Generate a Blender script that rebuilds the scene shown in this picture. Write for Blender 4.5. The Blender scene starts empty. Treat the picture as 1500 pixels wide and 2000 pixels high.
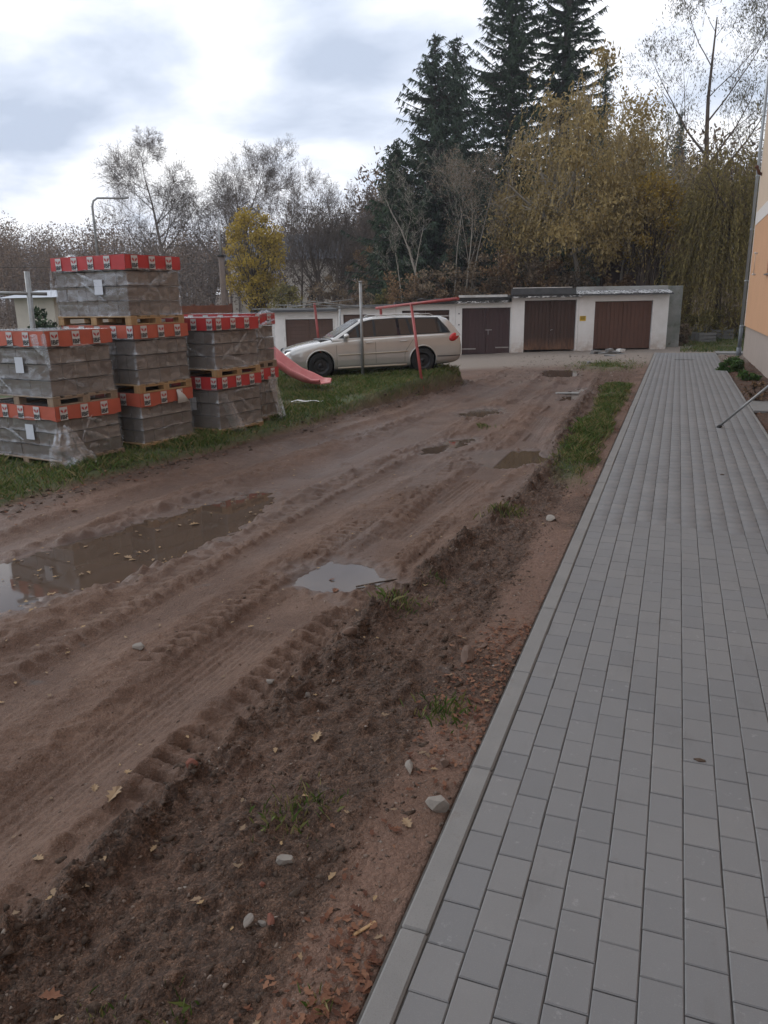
import bpy, bmesh, math, random
import numpy as np
from mathutils import Matrix, Vector
random.seed(11); RNG = np.random.default_rng(11)
D = bpy.data; S = bpy.context.scene; COL = S.collection
R = math.radians
# ------------------------------------------------------------------ camera
CAM_H = 2.1; FPX = 1480.0
def cam_axes(roll=1.0, vp=(1327, 579)):
    vx, vy = vp[0]-750, 1000-vp[1]
    d = np.array([vx, vy, -FPX]); d /= np.linalg.norm(d)
    t = math.tan(R(roll)); B = FPX*FPX/(vy-vx*t)
    u = np.array([-t*B, B, FPX]); u /= np.linalg.norm(u)
    return np.array([np.cross(d, u), d, u])
CM = cam_axes()
cd = D.cameras.new('camera'); cam = D.objects.new('camera', cd); COL.objects.link(cam)
cd.sensor_fit = 'HORIZONTAL'; cd.sensor_width = 36.0; cd.lens = 36.0*FPX/1500
cd.clip_start = 0.05; cd.clip_end = 4000
mw = Matrix.Identity(4)
for i in range(3):
    for j in range(3): mw[i][j] = CM[i][j]
mw.translation = (0, 0, CAM_H); cam.matrix_world = mw
S.camera = cam
# ------------------------------------------------------------------ world, sun, exposure
SUN_EL, SUN_AZ = 34.0, -75.0     # azimuth from +Y towards +X
W = D.worlds.new('World'); S.world = W; W.use_nodes = True
nt = W.node_tree; N = nt.nodes; L = nt.links; N.clear()
def wn(t, **k):
    n = N.new(t)
    for a, b in k.items(): setattr(n, a, b)
    return n
out = wn('ShaderNodeOutputWorld'); bg = wn('ShaderNodeBackground'); bg.inputs['Strength'].default_value = 0.1
sky = wn('ShaderNodeTexSky', sky_type='NISHITA', sun_disc=False, sun_elevation=R(SUN_EL), sun_rotation=R(SUN_AZ))
sky.dust_density = 2.0
tc = wn('ShaderNodeTexCoord'); sep = wn('ShaderNodeSeparateXYZ'); L.new(tc.outputs['Generated'], sep.inputs[0])
# project the view direction on a cloud layer so that the banks flatten towards the horizon
mx = wn('ShaderNodeMath', operation='MAXIMUM'); L.new(sep.outputs['Z'], mx.inputs[0]); mx.inputs[1].default_value = 0.0
ad = wn('ShaderNodeMath', operation='ADD'); L.new(mx.outputs[0], ad.inputs[0]); ad.inputs[1].default_value = 0.22
vd = wn('ShaderNodeVectorMath', operation='DIVIDE'); L.new(tc.outputs['Generated'], vd.inputs[0])
cb = wn('ShaderNodeCombineXYZ'); [L.new(ad.outputs[0], cb.inputs[k]) for k in range(3)]; L.new(cb.outputs[0], vd.inputs[1])
mp = wn('ShaderNodeMapping'); mp.inputs['Location'].default_value = (1.3, 4.35, 0); L.new(vd.outputs[0], mp.inputs[0])
n1 = wn('ShaderNodeTexNoise'); n1.inputs['Scale'].default_value = 1.5; n1.inputs['Detail'].default_value = 7; n1.inputs['Roughness'].default_value = 0.52; n1.inputs['Distortion'].default_value = 0.25
L.new(mp.outputs[0], n1.inputs['Vector'])
cr = wn('ShaderNodeValToRGB'); L.new(n1.outputs['Fac'], cr.inputs[0])
e = cr.color_ramp.elements
e[0].position = 0.36; e[0].color = (4.6, 5.3, 6.6, 1)
e[1].position = 0.66; e[1].color = (10.8, 10.8, 10.9, 1)
k = e.new(0.45); k.color = (6.3, 6.95, 8.2, 1)
k = e.new(0.54); k.color = (8.6, 8.9, 9.7, 1)
n2 = wn('ShaderNodeTexNoise'); n2.inputs['Scale'].default_value = 0.9; n2.inputs['Detail'].default_value = 4; L.new(mp.outputs[0], n2.inputs['Vector'])
m2 = wn('ShaderNodeMapRange'); m2.inputs[1].default_value = 0.30; m2.inputs[2].default_value = 0.42; m2.inputs[3].default_value = 0.75; m2.inputs[4].default_value = 1.0; L.new(n2.outputs['Fac'], m2.inputs[0])
mix = wn('ShaderNodeMixRGB'); L.new(m2.outputs[0], mix.inputs[0]); L.new(sky.outputs[0], mix.inputs[1]); L.new(cr.outputs[0], mix.inputs[2])
L.new(mix.outputs[0], bg.inputs['Color']); L.new(bg.outputs[0], out.inputs[0])
sd = D.lights.new('sun', 'SUN'); sun = D.objects.new('sun', sd); COL.objects.link(sun)
sd.energy = 0.6; sd.angle = R(25); sd.color = (1, .97, .93)
az = R(SUN_AZ); el = R(SUN_EL)
sun.rotation_euler = (-Vector((math.sin(az)*math.cos(el), math.cos(az)*math.cos(el), math.sin(el)))).to_track_quat('-Z', 'Y').to_euler()
sun.location = (-20, 5, 30)
vs = S.view_settings; vs.view_transform = 'Standard'; vs.look = 'None'; vs.gamma = 1.0; vs.use_curve_mapping = False
vs.exposure = 0.38
S.render.engine = 'CYCLES'
cy = S.cycles
cy.max_bounces = 6; cy.diffuse_bounces = 2; cy.glossy_bounces = 2; cy.transmission_bounces = 4; cy.transparent_max_bounces = 12; cy.volume_bounces = 0
cy.use_denoising = True; cy.use_adaptive_sampling = True; cy.adaptive_threshold = 0.012
# ------------------------------------------------------------------ helpers
def ray(px, py):
    return CM @ np.array([px-750, 1000-py, -FPX])
def gp(px, py, z=0.0):
    v = ray(px, py); t = (z-CAM_H)/v[2]; return np.array([v[0]*t, v[1]*t, z])
def bear(px, d, py=590):
    v = ray(px, py); h = math.hypot(v[0], v[1]); return np.array([v[0]/h*d, v[1]/h*d])
def zat(px, py, d):
    v = ray(px, py); return CAM_H + v[2]/math.hypot(v[0], v[1])*d

def tag(o, label=None, cat=None, group=None, kind=None):
    if label: o['label'] = label
    if cat: o['category'] = cat
    if group: o['group'] = group
    if kind: o['kind'] = kind
    return o
def empty(name, loc=(0, 0, 0), rz=0.0, label=None, cat=None, group=None):
    o = D.objects.new(name, None); COL.objects.link(o); o.location = loc; o.rotation_euler = (0, 0, rz)
    o.empty_display_size = 0.1
    return tag(o, label, cat, group)
def link(name, me, mat=None, parent=None, loc=None, rot=None):
    if mat is not None and len(me.materials) == 0: me.materials.append(mat)
    o = D.objects.new(name, me); COL.objects.link(o)
    if parent is not None: o.parent = parent
    if loc is not None: o.location = loc
    if rot is not None: o.rotation_euler = rot
    return o
def mesh_np(name, V, Fq, smooth=False, attrs=None):
    """V (n,3), Fq (m,k) all faces of k corners"""
    V = np.ascontiguousarray(V, dtype=np.float32); Fq = np.ascontiguousarray(Fq, dtype=np.int32)
    me = D.meshes.new(name); m, k = Fq.shape
    me.vertices.add(len(V)); me.vertices.foreach_set('co', V.ravel())
    me.loops.add(m*k); me.loops.foreach_set('vertex_index', Fq.ravel())
    me.polygons.add(m); me.polygons.foreach_set('loop_start', np.arange(0, m*k, k, dtype=np.int32))
    if smooth: me.polygons.foreach_set('use_smooth', np.ones(m, dtype=bool))
    if attrs:
        for an, av in attrs.items():
            if av.ndim == 2:
                a = me.attributes.new(an, 'FLOAT_COLOR', 'POINT'); a.data.foreach_set('color', np.ascontiguousarray(av, dtype=np.float32).ravel())
            else:
                a = me.attributes.new(an, 'FLOAT', 'POINT'); a.data.foreach_set('value', np.ascontiguousarray(av, dtype=np.float32))
    me.update(calc_edges=True)
    return me
class MB:
    def __init__(s): s.v = []; s.f = []; s.sm = []
    def add(s, vs, fs, smooth=False, M=None):
        b = len(s.v)
        for p in vs: s.v.append(tuple(M @ Vector(p)) if M is not None else tuple(p))
        for f in fs: s.f.append(tuple(i+b for i in f)); s.sm.append(smooth)
        return s
    def box(s, x0, x1, y0, y1, z0, z1, M=None):
        return s.add([(x0,y0,z0),(x1,y0,z0),(x1,y1,z0),(x0,y1,z0),(x0,y0,z1),(x1,y0,z1),(x1,y1,z1),(x0,y1,z1)],
                     [(3,2,1,0),(4,5,6,7),(0,1,5,4),(1,2,6,5),(2,3,7,6),(3,0,4,7)], M=M)
    def cbox(s, x0, x1, y0, y1, z0, z1, c=0.004, M=None):
        """box with chamfered edges"""
        bm = bmesh.new(); bmesh.ops.create_cube(bm, size=1.0)
        for v in bm.verts: v.co = Vector(((x0+x1)/2+v.co.x*(x1-x0), (y0+y1)/2+v.co.y*(y1-y0), (z0+z1)/2+v.co.z*(z1-z0)))
        bmesh.ops.bevel(bm, geom=list(bm.edges), offset=c, segments=1, affect='EDGES')
        bm.verts.ensure_lookup_table()
        s.add([v.co[:] for v in bm.verts], [[v.index for v in f.verts] for f in bm.faces], M=M); bm.free(); return s
    def tube(s, pts, rs, n=8, caps=True, smooth=True, M=None):
        pts = [Vector(p) for p in pts]
        if not hasattr(rs, '__len__'): rs = [rs]*len(pts)
        vs = []; fs = []; prev = None
        for i, p in enumerate(pts):
            t = (pts[min(i+1, len(pts)-1)]-pts[max(i-1, 0)]).normalized()
            if prev is None:
                a = Vector((0, 0, 1)) if abs(t.z) < .9 else Vector((1, 0, 0)); x = t.cross(a).normalized()
            else: x = (prev - t*prev.dot(t)).normalized()
            prev = x; y = t.cross(x)
            for k in range(n):
                an = 2*math.pi*k/n; vs.append(p+(x*math.cos(an)+y*math.sin(an))*rs[i])
        for i in range(len(pts)-1):
            for k in range(n):
                k2 = (k+1) % n; fs.append((i*n+k, i*n+k2, (i+1)*n+k2, (i+1)*n+k))
        s.add(vs, fs, smooth, M)
        if caps:
            b = len(s.v)-len(vs)
            s.f.append(tuple(b+k for k in reversed(range(n)))); s.sm.append(False)
            s.f.append(tuple(b+(len(pts)-1)*n+k for k in range(n))); s.sm.append(False)
        return s
    def lathe(s, prof, n=24, axis='z', M=None, smooth=True):
        vs = []; fs = []
        for r, h in prof:
            for k in range(n):
                a = 2*math.pi*k/n
                vs.append({'z': (r*math.cos(a), r*math.sin(a), h), 'y': (r*math.cos(a), h, r*math.sin(a)), 'x': (h, r*math.cos(a), r*math.sin(a))}[axis])
        for i in range(len(prof)-1):
            for k in range(n):
                k2 = (k+1) % n; fs.append((i*n+k, i*n+k2, (i+1)*n+k2, (i+1)*n+k))
        return s.add(vs, fs, smooth, M)
    def mesh(s, name):
        me = D.meshes.new(name); me.from_pydata(s.v, [], s.f)
        me.polygons.foreach_set('use_smooth', np.array(s.sm, dtype=bool)); me.update(); return me
    def build(s, name, mat, parent=None, loc=None, rot=None): return link(name, s.mesh(name), mat, parent, loc, rot)

def segs_mesh(name, P0, P1, R0, R1, n=3):
    """many separate tapered prisms in one mesh"""
    P0 = np.asarray(P0, float); P1 = np.asarray(P1, float); R0 = np.asarray(R0, float); R1 = np.asarray(R1, float)
    d = P1-P0; ln = np.linalg.norm(d, axis=1, keepdims=True)+1e-9; d = d/ln
    a = np.where(np.abs(d[:, 2:3]) < .9, np.array([[0, 0, 1.]]), np.array([[1., 0, 0]]))
    x = np.cross(d, a); x /= np.linalg.norm(x, axis=1, keepdims=True)+1e-9; y = np.cross(d, x)
    ang = np.arange(n)*2*np.pi/n
    ring = x[:, None, :]*np.cos(ang)[None, :, None] + y[:, None, :]*np.sin(ang)[None, :, None]
    V = np.concatenate([P0[:, None]+ring*R0[:, None, None], P1[:, None]+ring*R1[:, None, None]], 1)  # (N,2n,3)
    k = np.arange(n); k2 = (k+1) % n
    f = np.stack([k, k2, k2+n, k+n], 1)
    Fq = (np.arange(len(P0))[:, None, None]*2*n + f[None]).reshape(-1, 4)
    return V.reshape(-1, 3), Fq
def leaf_quads(C, A, B):
    """diamond leaves: centre C, half axes A (long) and B (short)"""
    V = np.stack([C-A, C+B, C+A, C-B], 1).reshape(-1, 3)
    Fq = np.arange(len(C)*4).reshape(-1, 4)
    return V, Fq
def leaf_tris(C, A, B):
    V = np.stack([C-A-B, C-A+B, C+A], 1).reshape(-1, 3)
    return V, np.arange(len(C)*3).reshape(-1, 3)
def cat_vf(parts):
    V = []; Fs = []; o = 0
    for v, f in parts:
        V.append(v); Fs.append(f+o); o += len(v)
    return np.concatenate(V), np.concatenate(Fs)
def rnd_dirs(n, rng=RNG):
    v = rng.normal(size=(n, 3)); return v/np.linalg.norm(v, axis=1, keepdims=True)
# value noise ---------------------------------------------------------------
_T = RNG.random((256, 256))
def vn(x, y, s=0):
    xi = np.floor(x).astype(int); yi = np.floor(y).astype(int); fx = x-xi; fy = y-yi
    fx = fx*fx*fx*(fx*(fx*6-15)+10); fy = fy*fy*fy*(fy*(fy*6-15)+10)
    a = _T[(xi+s*37) & 255, (yi+s*91) & 255]; b = _T[(xi+1+s*37) & 255, (yi+s*91) & 255]
    c = _T[(xi+s*37) & 255, (yi+1+s*91) & 255]; d = _T[(xi+1+s*37) & 255, (yi+1+s*91) & 255]
    return (a*(1-fx)+b*fx)*(1-fy)+(c*(1-fx)+d*fx)*fy
def fbm(x, y, f=1.0, o=4, s=0, g=.5):
    t = 0; a = 1; w = 0
    for i in range(o):
        c, sn = math.cos(.6*i+.4), math.sin(.6*i+.4)
        t = t + a*vn((x*c-y*sn)*f, (x*sn+y*c)*f, s+i*3); w += a; a *= g; f *= 2.03
    return t/w*2-1
def sstep(a, b, x):
    t = np.clip((x-a)/(b-a), 0, 1); return t*t*(3-2*t)
def interp(y, pts):
    p = np.array(pts, float); return np.interp(y, p[:, 0], p[:, 1])
# ------------------------------------------------------------------ materials
MATS = {}
class NT:
    def __init__(s, name):
        s.m = D.materials.new(name); s.m.use_nodes = True; s.t = s.m.node_tree; s.n = s.t.nodes; s.l = s.t.links
        s.p = s.n['Principled BSDF']; s.out = s.n['Material Output']; MATS[name] = s.m
    def node(s, t, **k):
        n = s.n.new(t)
        for a, b in k.items(): setattr(n, a, b)
        return n
    def put(s, sock, v):
        if hasattr(v, 'is_linked') or isinstance(v, bpy.types.NodeSocket): s.l.new(v, sock)
        else: sock.default_value = (v if not isinstance(v, tuple) or len(v) != 3 or sock.type == 'VECTOR' else (*v, 1))
    def coord(s, which='Object'): return s.node('ShaderNodeTexCoord').outputs[which]
    def pos(s): return s.node('ShaderNodeNewGeometry').outputs['Position']
    def noise(s, scale, detail=4, rough=.55, vec=None, dist=0.0, stretch=None, out='Fac'):
        n = s.node('ShaderNodeTexNoise'); n.inputs['Scale'].default_value = scale; n.inputs['Detail'].default_value = detail
        n.inputs['Roughness'].default_value = rough; n.inputs['Distortion'].default_value = dist
        v = vec if vec is not None else s.coord()
        if stretch:
            m = s.node('ShaderNodeMapping'); m.inputs['Scale'].default_value = stretch; s.l.new(v, m.inputs[0]); v = m.outputs[0]
        s.l.new(v, n.inputs['Vector']); return n.outputs[out]
    def mixv(s, v, sc):
        n = s.node('ShaderNodeTexNoise'); n.inputs['Scale'].default_value = sc*.7; n.inputs['Detail'].default_value = 2; s.l.new(v, n.inputs['Vector'])
        m = s.node('ShaderNodeVectorMath', operation='MULTIPLY_ADD'); s.l.new(n.outputs['Color'], m.inputs[0]); m.inputs[1].default_value = (.9/sc,)*3; s.l.new(v, m.inputs[2]); return m.outputs[0]
    def ramp(s, fac, stops):
        r = s.node('ShaderNodeValToRGB'); s.l.new(fac, r.inputs[0]); e = r.color_ramp.elements
        while len(e) < len(stops): e.new(.5)
        for i, (p, c) in enumerate(stops): e[i].position = p; e[i].color = (*c, 1) if not isinstance(c, (int, float)) else (c, c, c, 1)
        return r.outputs[0]
    def mix(s, fac, a, b, mode='MIX'):
        m = s.node('ShaderNodeMixRGB', blend_type=mode); s.put(m.inputs[0], fac); s.put(m.inputs[1], a); s.put(m.inputs[2], b); return m.outputs[0]
    def math(s, op, a, b=0.0, clamp=False):
        m = s.node('ShaderNodeMath', operation=op, use_clamp=clamp); s.put(m.inputs[0], a); s.put(m.inputs[1], b); return m.outputs[0]
    def rng(s, v, a, b, c, d):
        m = s.node('ShaderNodeMapRange'); s.put(m.inputs[0], v)
        for i, q in enumerate((a, b, c, d)): m.inputs[i+1].default_value = q
        return m.outputs[0]
    def bump(s, h, strength=.3, dist=.01):
        b = s.node('ShaderNodeBump'); b.inputs['Strength'].default_value = strength; b.inputs['Distance'].default_value = dist
        s.put(b.inputs['Height'], h); s.l.new(b.outputs[0], s.p.inputs['Normal']); return b
    def set(s, **k):
        for a, v in k.items(): s.put(s.p.inputs[a.replace('_', ' ')], v)
        return s.m
    def rand(s):
        a = s.node('ShaderNodeObjectInfo').outputs['Random']; b = s.node('ShaderNodeNewGeometry').outputs['Random Per Island']
        return s.math('FRACT', s.math('ADD', a, b))
def simple(name, col, rough=.7, metal=0.0, var=.25, scale=8, bump=.15, bscale=60, dirt=None):
    t = NT(name); n = t.noise(scale, 5, .6)
    c = t.mix(t.rng(n, .25, .75, 0, 1), tuple(x*(1-var) for x in col), tuple(min(1, x*(1+var)) for x in col))
    if dirt: c = t.mix(t.rng(t.noise(scale*.35, 6, .65), .5, .7, 0, .7), c, dirt)
    t.set(Base_Color=c, Roughness=rough, Metallic=metal)
    if bump: t.bump(t.noise(bscale, 4, .6), bump, .004)
    return t.m
def foliage(name, cols, rough=.7, trans=.0, scale=.6):
    """leaf material: colour per leaf cluster from noise in place, plus per-leaf variation"""
    t = NT(name); isl = t.node('ShaderNodeNewGeometry').outputs['Random Per Island']
    n = t.noise(scale, 3, .6, t.pos())
    v = t.math('ADD', t.math('MULTIPLY', isl, .55), t.math('MULTIPLY', n, .6))
    st = [(.25+.55*i/(len(cols)-1), c) for i, c in enumerate(cols)]
    t.set(Base_Color=t.ramp(v, st), Roughness=rough); t.p.inputs['Specular IOR Level'].default_value = .25
    if trans:
        tr = t.node('ShaderNodeBsdfTranslucent'); mx = t.node('ShaderNodeMixShader'); mx.inputs[0].default_value = trans
        t.l.new(t.ramp(v, st), tr.inputs[0]); t.l.new(t.p.outputs[0], mx.inputs[1]); t.l.new(tr.outputs[0], mx.inputs[2]); t.l.new(mx.outputs[0], t.out.inputs[0])
    return t.m
# ================================================================== GROUND
GR = np.array([-.38, 34.87]); GX = np.array([.93631, .35116]); GN = np.array([-.35116, .93631])   # garage front line
def axis_lines(a, b, fine0, fine1, step, grow):
    mid = list(np.arange(fine0, fine1+1e-6, step)); lo = []; hi = []
    x, s = fine0, step
    while x > a: s = min(s*grow, 45); x -= s; lo.append(x)
    x, s = fine1, step
    while x < b: s = min(s*grow, 45); x += s; hi.append(x)
    return np.array(lo[::-1]+mid+hi)
XS = np.concatenate([axis_lines(-330, -3.6, -7.4, -3.6, 0.025, 1.07)[:-1], axis_lines(-3.6, 330, -3.6, -.7, .0155, 1.10)])
XS = np.unique(np.round(XS[np.concatenate([[True], np.diff(XS) > 1e-4])], 5))
ys = [1.0]
while ys[-1] < 34: ys.append(ys[-1]+max(.0145, .0054*ys[-1]))
YS = np.concatenate([axis_lines(-80, 1.0, 1.0, 1.0, .05, 1.15)[:-1], np.array(ys[:-1]), axis_lines(ys[-1], 330, ys[-1], ys[-1], .25, 1.05)])
YS = np.unique(np.round(YS, 5))
LAWN_L = [(-50, -8.2), (1, -7.5), (6.3, -7.0), (8.2, -6.8), (11.6, -6.2), (13, -6.1), (16, -5.7), (18, -5.35), (19.6, -5.2), (21, -6.0), (22.5, -7.5), (24, -9.5), (26, -13), (60, -60)]
RIDGE = [(0, -2.1), (2.7, -1.96), (4.5, -1.9), (8, -1.56), (10, -1.45), (14, -1.75), (20, -1.9), (26, -2.3)]
PUDDLES = [
    (-.125, [(-5.5,3.4),(-5.5,4.73),(-5.34,5.54),(-5.12,6.54),(-4.75,7.7),(-4.36,7.9),(-4.05,6.9),(-4.02,5.92),(-4.2,4.85),(-4.4,4.32),(-4.64,3.96),(-4.8,3.4)]),
    (-.120, [(-2.84,5.2),(-2.76,5.68),(-2.4,5.82),(-2.12,5.55),(-2.15,5.25),(-2.42,5.02)]),
    (-.120, [(-2.7,10.7),(-2.55,11.1),(-1.95,11.45),(-1.6,11.1),(-1.62,10.4),(-2.0,10.0),(-2.38,10.1)]),
    (-.11, [(-3.95,24.3),(-3.6,25.1),(-2.9,25.0),(-2.62,23.6),(-2.75,22.7),(-3.45,22.5)]),
    (-.12, [(-3.6,10.7),(-3.45,11.5),(-3.15,12.2),(-2.95,12.0),(-3.2,11.2),(-3.35,10.5)]),
    (-.11, [(-4.05,14.6),(-3.75,15.6),(-3.3,15.8),(-3.2,15.0),(-3.55,14.3)]),
    (-.11, [(-2.4,17.3),(-2.3,19.8),(-1.95,19.9),(-2.0,17.6)]),
]
def poly_sd(px, py, poly):
    P = np.array(poly); n = len(P); d = np.full(px.shape, 1e9); ins = np.zeros(px.shape, bool)
    for i in range(n):
        a = P[i]; b = P[(i+1) % n]; e = b-a; wx = px-a[0]; wy = py-a[1]
        t = np.clip((wx*e[0]+wy*e[1])/(e@e), 0, 1); d = np.minimum(d, np.hypot(wx-e[0]*t, wy-e[1]*t))
        c = ((a[1] <= py) != (b[1] <= py)) & (px < a[0]+(py-a[1])/(b[1]-a[1]+1e-12)*e[0]); ins ^= c
    return np.where(ins, -d, d)
def smooth_poly(p, it=2):
    p = [np.array(q) for q in p]
    for _ in range(it):
        q = []
        for i in range(len(p)):
            a, b = p[i], p[(i+1) % len(p)]; q += [a*.75+b*.25, a*.25+b*.75]
        p = q
    return [tuple(x) for x in p]
PUD_S = [(z, smooth_poly(p, 1)) for z, p in PUDDLES]
def gauss(x, w): return np.exp(-(x/w)**2)
def terrain(X, Y):
    shape = X.shape
    n_big = fbm(X, Y, .5, 4, 1); n_mid = fbm(X, Y, 2.6, 4, 5); n_fin = fbm(X, Y, 11, 3, 9); n_mic = fbm(X, Y, 30, 2, 14)
    lawn_x = interp(Y, LAWN_L) + .10*n_mid + .05*n_fin
    lawn = sstep(.12, -.12, X-lawn_x)
    rx = interp(Y, RIDGE) + .06*n_mid
    # ---- road of mud
    far = sstep(24, 29, Y)
    z = np.full(shape, -.080) + .018*n_big*(1-far) + .009*n_mid*(1-far) + .007*n_fin + .0055*n_mic*(Y < 14)
    wob = .10*fbm(X*0+3.3, Y, .35, 2, 21)
    rutm = np.zeros(shape)
    def rut(pts, w, dep, ridge=.35):
        dep *= 1.35; c = interp(Y, pts)+wob; u = X-c; rutm[:] = np.maximum(rutm, gauss(u, w*1.05)*min(1, dep/.05)*(1-far)); f = gauss(u, w); e = gauss(np.abs(u)-w*1.55, w*.45)
        rib = .0045*np.sin(u*2*np.pi/.052)*sstep(w*1.1, w*.7, np.abs(u))*sstep(-.2, .3, fbm(X, Y*.4, .8, 3, 34))
        return (-dep*f*(1+.12*n_mid) + dep*ridge*e*(1+.9*n_fin+.4*n_mid) + rib)*(1-far)
    z = z + rut([(0,-2.62),(4.3,-2.6),(5.4,-2.42),(8,-2.2),(11,-2.1),(16,-2.3),(20,-2.5),(25,-3.1)], .20, .05)
    z = z + rut([(0,-4.95),(5,-4.75),(8,-4.45),(12,-4.1),(18,-4.2),(24,-4.2)], .38, .05, .55)
    z = z + rut([(0,-3.5),(5,-3.45),(9,-3.25),(14,-3.0),(20,-3.2),(25,-3.6)], .17, .028)
    z = z + rut([(0,-5.95),(6,-5.85),(10,-5.5),(14,-4.9),(20,-4.6),(25,-4.8)], .22, .035, .6)
    z = z + rut([(0,-4.0),(7,-3.75),(10,-3.6),(14,-3.5),(20,-2.7),(25,-2.7)], .12, .025)
    z = z + rut([(0,-2.25),(6,-2.0),(10,-1.9),(15,-2.0),(20,-2.1)], .09, .016)
    # ---- tyre tread prints
    def tread(pts, half, lo, hi, per, sl, amp):
        c = interp(Y, pts)+wob*.8; u = X-c
        m = sstep(half, half*.82, np.abs(u))*sstep(lo-.4, lo+.3, Y)*sstep(hi+.6, hi-.6, Y)*sstep(-.55, .05, fbm(X, Y, 1.1, 3, 33))
        ph = (Y/per + np.abs(u)*sl + .09*n_fin) % 1.0
        bar = sstep(.11, .17, ph)*sstep(.76, .70, ph)
        return 2.0*amp*(bar-.45)*m
    z = z + tread([(0,-2.22),(5,-2.16),(9,-1.95)], .13, 1.6, 7.5, .135, 1.6, .026)
    z = z + tread([(0,-2.99),(5,-2.93),(9,-2.7)], .13, 1.8, 8.5, .12, 1.6, .022)
    z = z + tread([(0,-5.35),(6,-5.2),(10,-5.0)], .15, 4, 13, .13, 1.5, .014)
    z = z + tread([(0,-3.9),(6,-3.7),(12,-3.5)], .14, 3, 16, .14, 1.5, .016)
    z = z + tread([(6,-2.5),(14,-2.75),(20,-3.0)], .16, 7, 20, .16, 1.4, .018)
    # ---- clod ridge and rough soil between the road and the kerb
    u = X-rx
    soil = sstep(-.10, .10, u)*sstep(27, 22, Y)
    rough = np.maximum(0, n_mid)*.065 + np.maximum(0, n_fin)*.048 + .010*n_fin + n_mic*.012 + .02*n_big
    cl = gauss(u-.02, .14)*(.025+.11*np.maximum(0, n_mid+.2)+.075*np.maximum(0, n_fin)+.02*n_mic)*sstep(24, 18, Y)
    z = z*(1-soil) + soil*(-.055+rough) + cl
    strip = sstep(-1.16, -1.00, X + .05*n_mid)*sstep(28, 24, Y)*sstep(-.3, -.6, X)
    z = z*(1-strip) + strip*(-.045+.010*n_mid+.006*n_fin)
    gs = sstep(-.05, .16, np.minimum(X-(interp(Y, [(8,-1.25),(10.5,-1.38),(16,-1.5),(20,-1.55)])), -.9-X) + .14*n_mid + .08*n_big)*sstep(8.6, 9.8, Y)*sstep(20.8, 19.6, Y)
    z = z + gs*.05
    # ---- mounds of spoil where the verge breaks off
    edge = gauss(X-lawn_x-.22, .20)*sstep(3, 8, Y)*sstep(22, 20, Y)
    z = z + edge*(.03+.10*np.maximum(0, n_mid+.2)+.05*np.maximum(0, n_fin))*(.35+.65*sstep(10, 14, Y))
    # ---- lawn, rising towards the parked car
    lz = -.02 + .05*sstep(6, 10, Y) + .27*sstep(11.5, 17.0, Y)*sstep(30, 22, Y) + .05*gauss(X+5.5, 1.7)*gauss(Y-18.8, 2.2) + .02*n_big+.008*n_mid
    z = z*(1-lawn) + lz*lawn
    # ---- lane in front of the garages, falling to the far end
    q = (X-GR[0])*GN[0]+(Y-GR[1])*GN[1]; s = (X-GR[0])*GX[0]+(Y-GR[1])*GX[1]
    fall = interp(s, [(-30,-.75),(-17,-.55),(-14,-.42),(-11,-.27),(-9,-.14),(-6.5,-.06),(-3,-.02),(60,0)])
    lane = sstep(-8.5, -5.5, q)*sstep(4, 2, s)
    z = z*(1-lane) + lane*(fall-.02+.012*n_mid)
    # ---- bank and hills behind
    z = z + .10*np.clip(q-6, 0, 38)*(.25+.75*sstep(-34, -6, s)) + .05*np.clip(q-44, 0, 60)*sstep(-40, 30, s) + .035*np.clip(q-70, 0, 190)*sstep(-130, 60, s) + .012*np.clip(q-70, 0, 190)
    z = z + sstep(80, 200, np.hypot(X, Y))*4*fbm(X, Y, .012, 3, 40)
    z = z + sstep(2.5, 5, s)*sstep(-6, 6, q)*.25
    # ---- bed below the house and the bed of the pavement
    bed = sstep(1.38, 1.46, X)*sstep(2.6, 2.4, X)*sstep(32.2, 31.6, Y)
    z = np.where(bed > .5, -.035+.02*n_mid+.01*n_fin, z)
    under = (X > -.755) & (X < 1.44) & (Y > -30) & (Y < 31.9)
    z = np.where(under, -.14, z)
    z = np.where((X > 2.42) & (Y < 31.0) & (Y > -30), -.05, z)
    # ---- puddle hollows
    wet = np.zeros(shape)
    for lev, poly in PUD_S:
        P = np.array(poly); x0, y0 = P.min(0)-.8; x1, y1 = P.max(0)+.8
        k = (X > x0) & (X < x1) & (Y > y0) & (Y < y1)
        if not k.any(): continue
        sdv = poly_sd(X[k], Y[k], poly) + .17*n_mid[k] + .10*n_fin[k]
        inner = lev + np.clip(sdv, -.25, 0)*.2 - .004
        outer = lev + .002 + np.clip(sdv, 0, .5)*.10 + .3*np.clip(sdv, 0, .3)*np.maximum(0, n_fin[k])
        t = sstep(.05, .40, sdv); zz = z[k]
        z[k] = np.where(sdv < 0, inner, outer*(1-t)+np.maximum(zz, lev+.006)*t)
        wet[k] = np.maximum(wet[k], sstep(.32, .0, sdv))
    aux = dict(lawn=lawn, gs=gs, soil=soil, strip=strip, wet=wet, lane=lane, far=far, q=q, s=s, bed=bed, n_big=n_big, n_mid=n_mid, n_fin=n_fin, edge=edge, cl=cl, rutm=rutm, under=under)
    return z, aux
GXX, GYY = np.meshgrid(XS, YS)
GZ, AUX = terrain(GXX, GYY)
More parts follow.
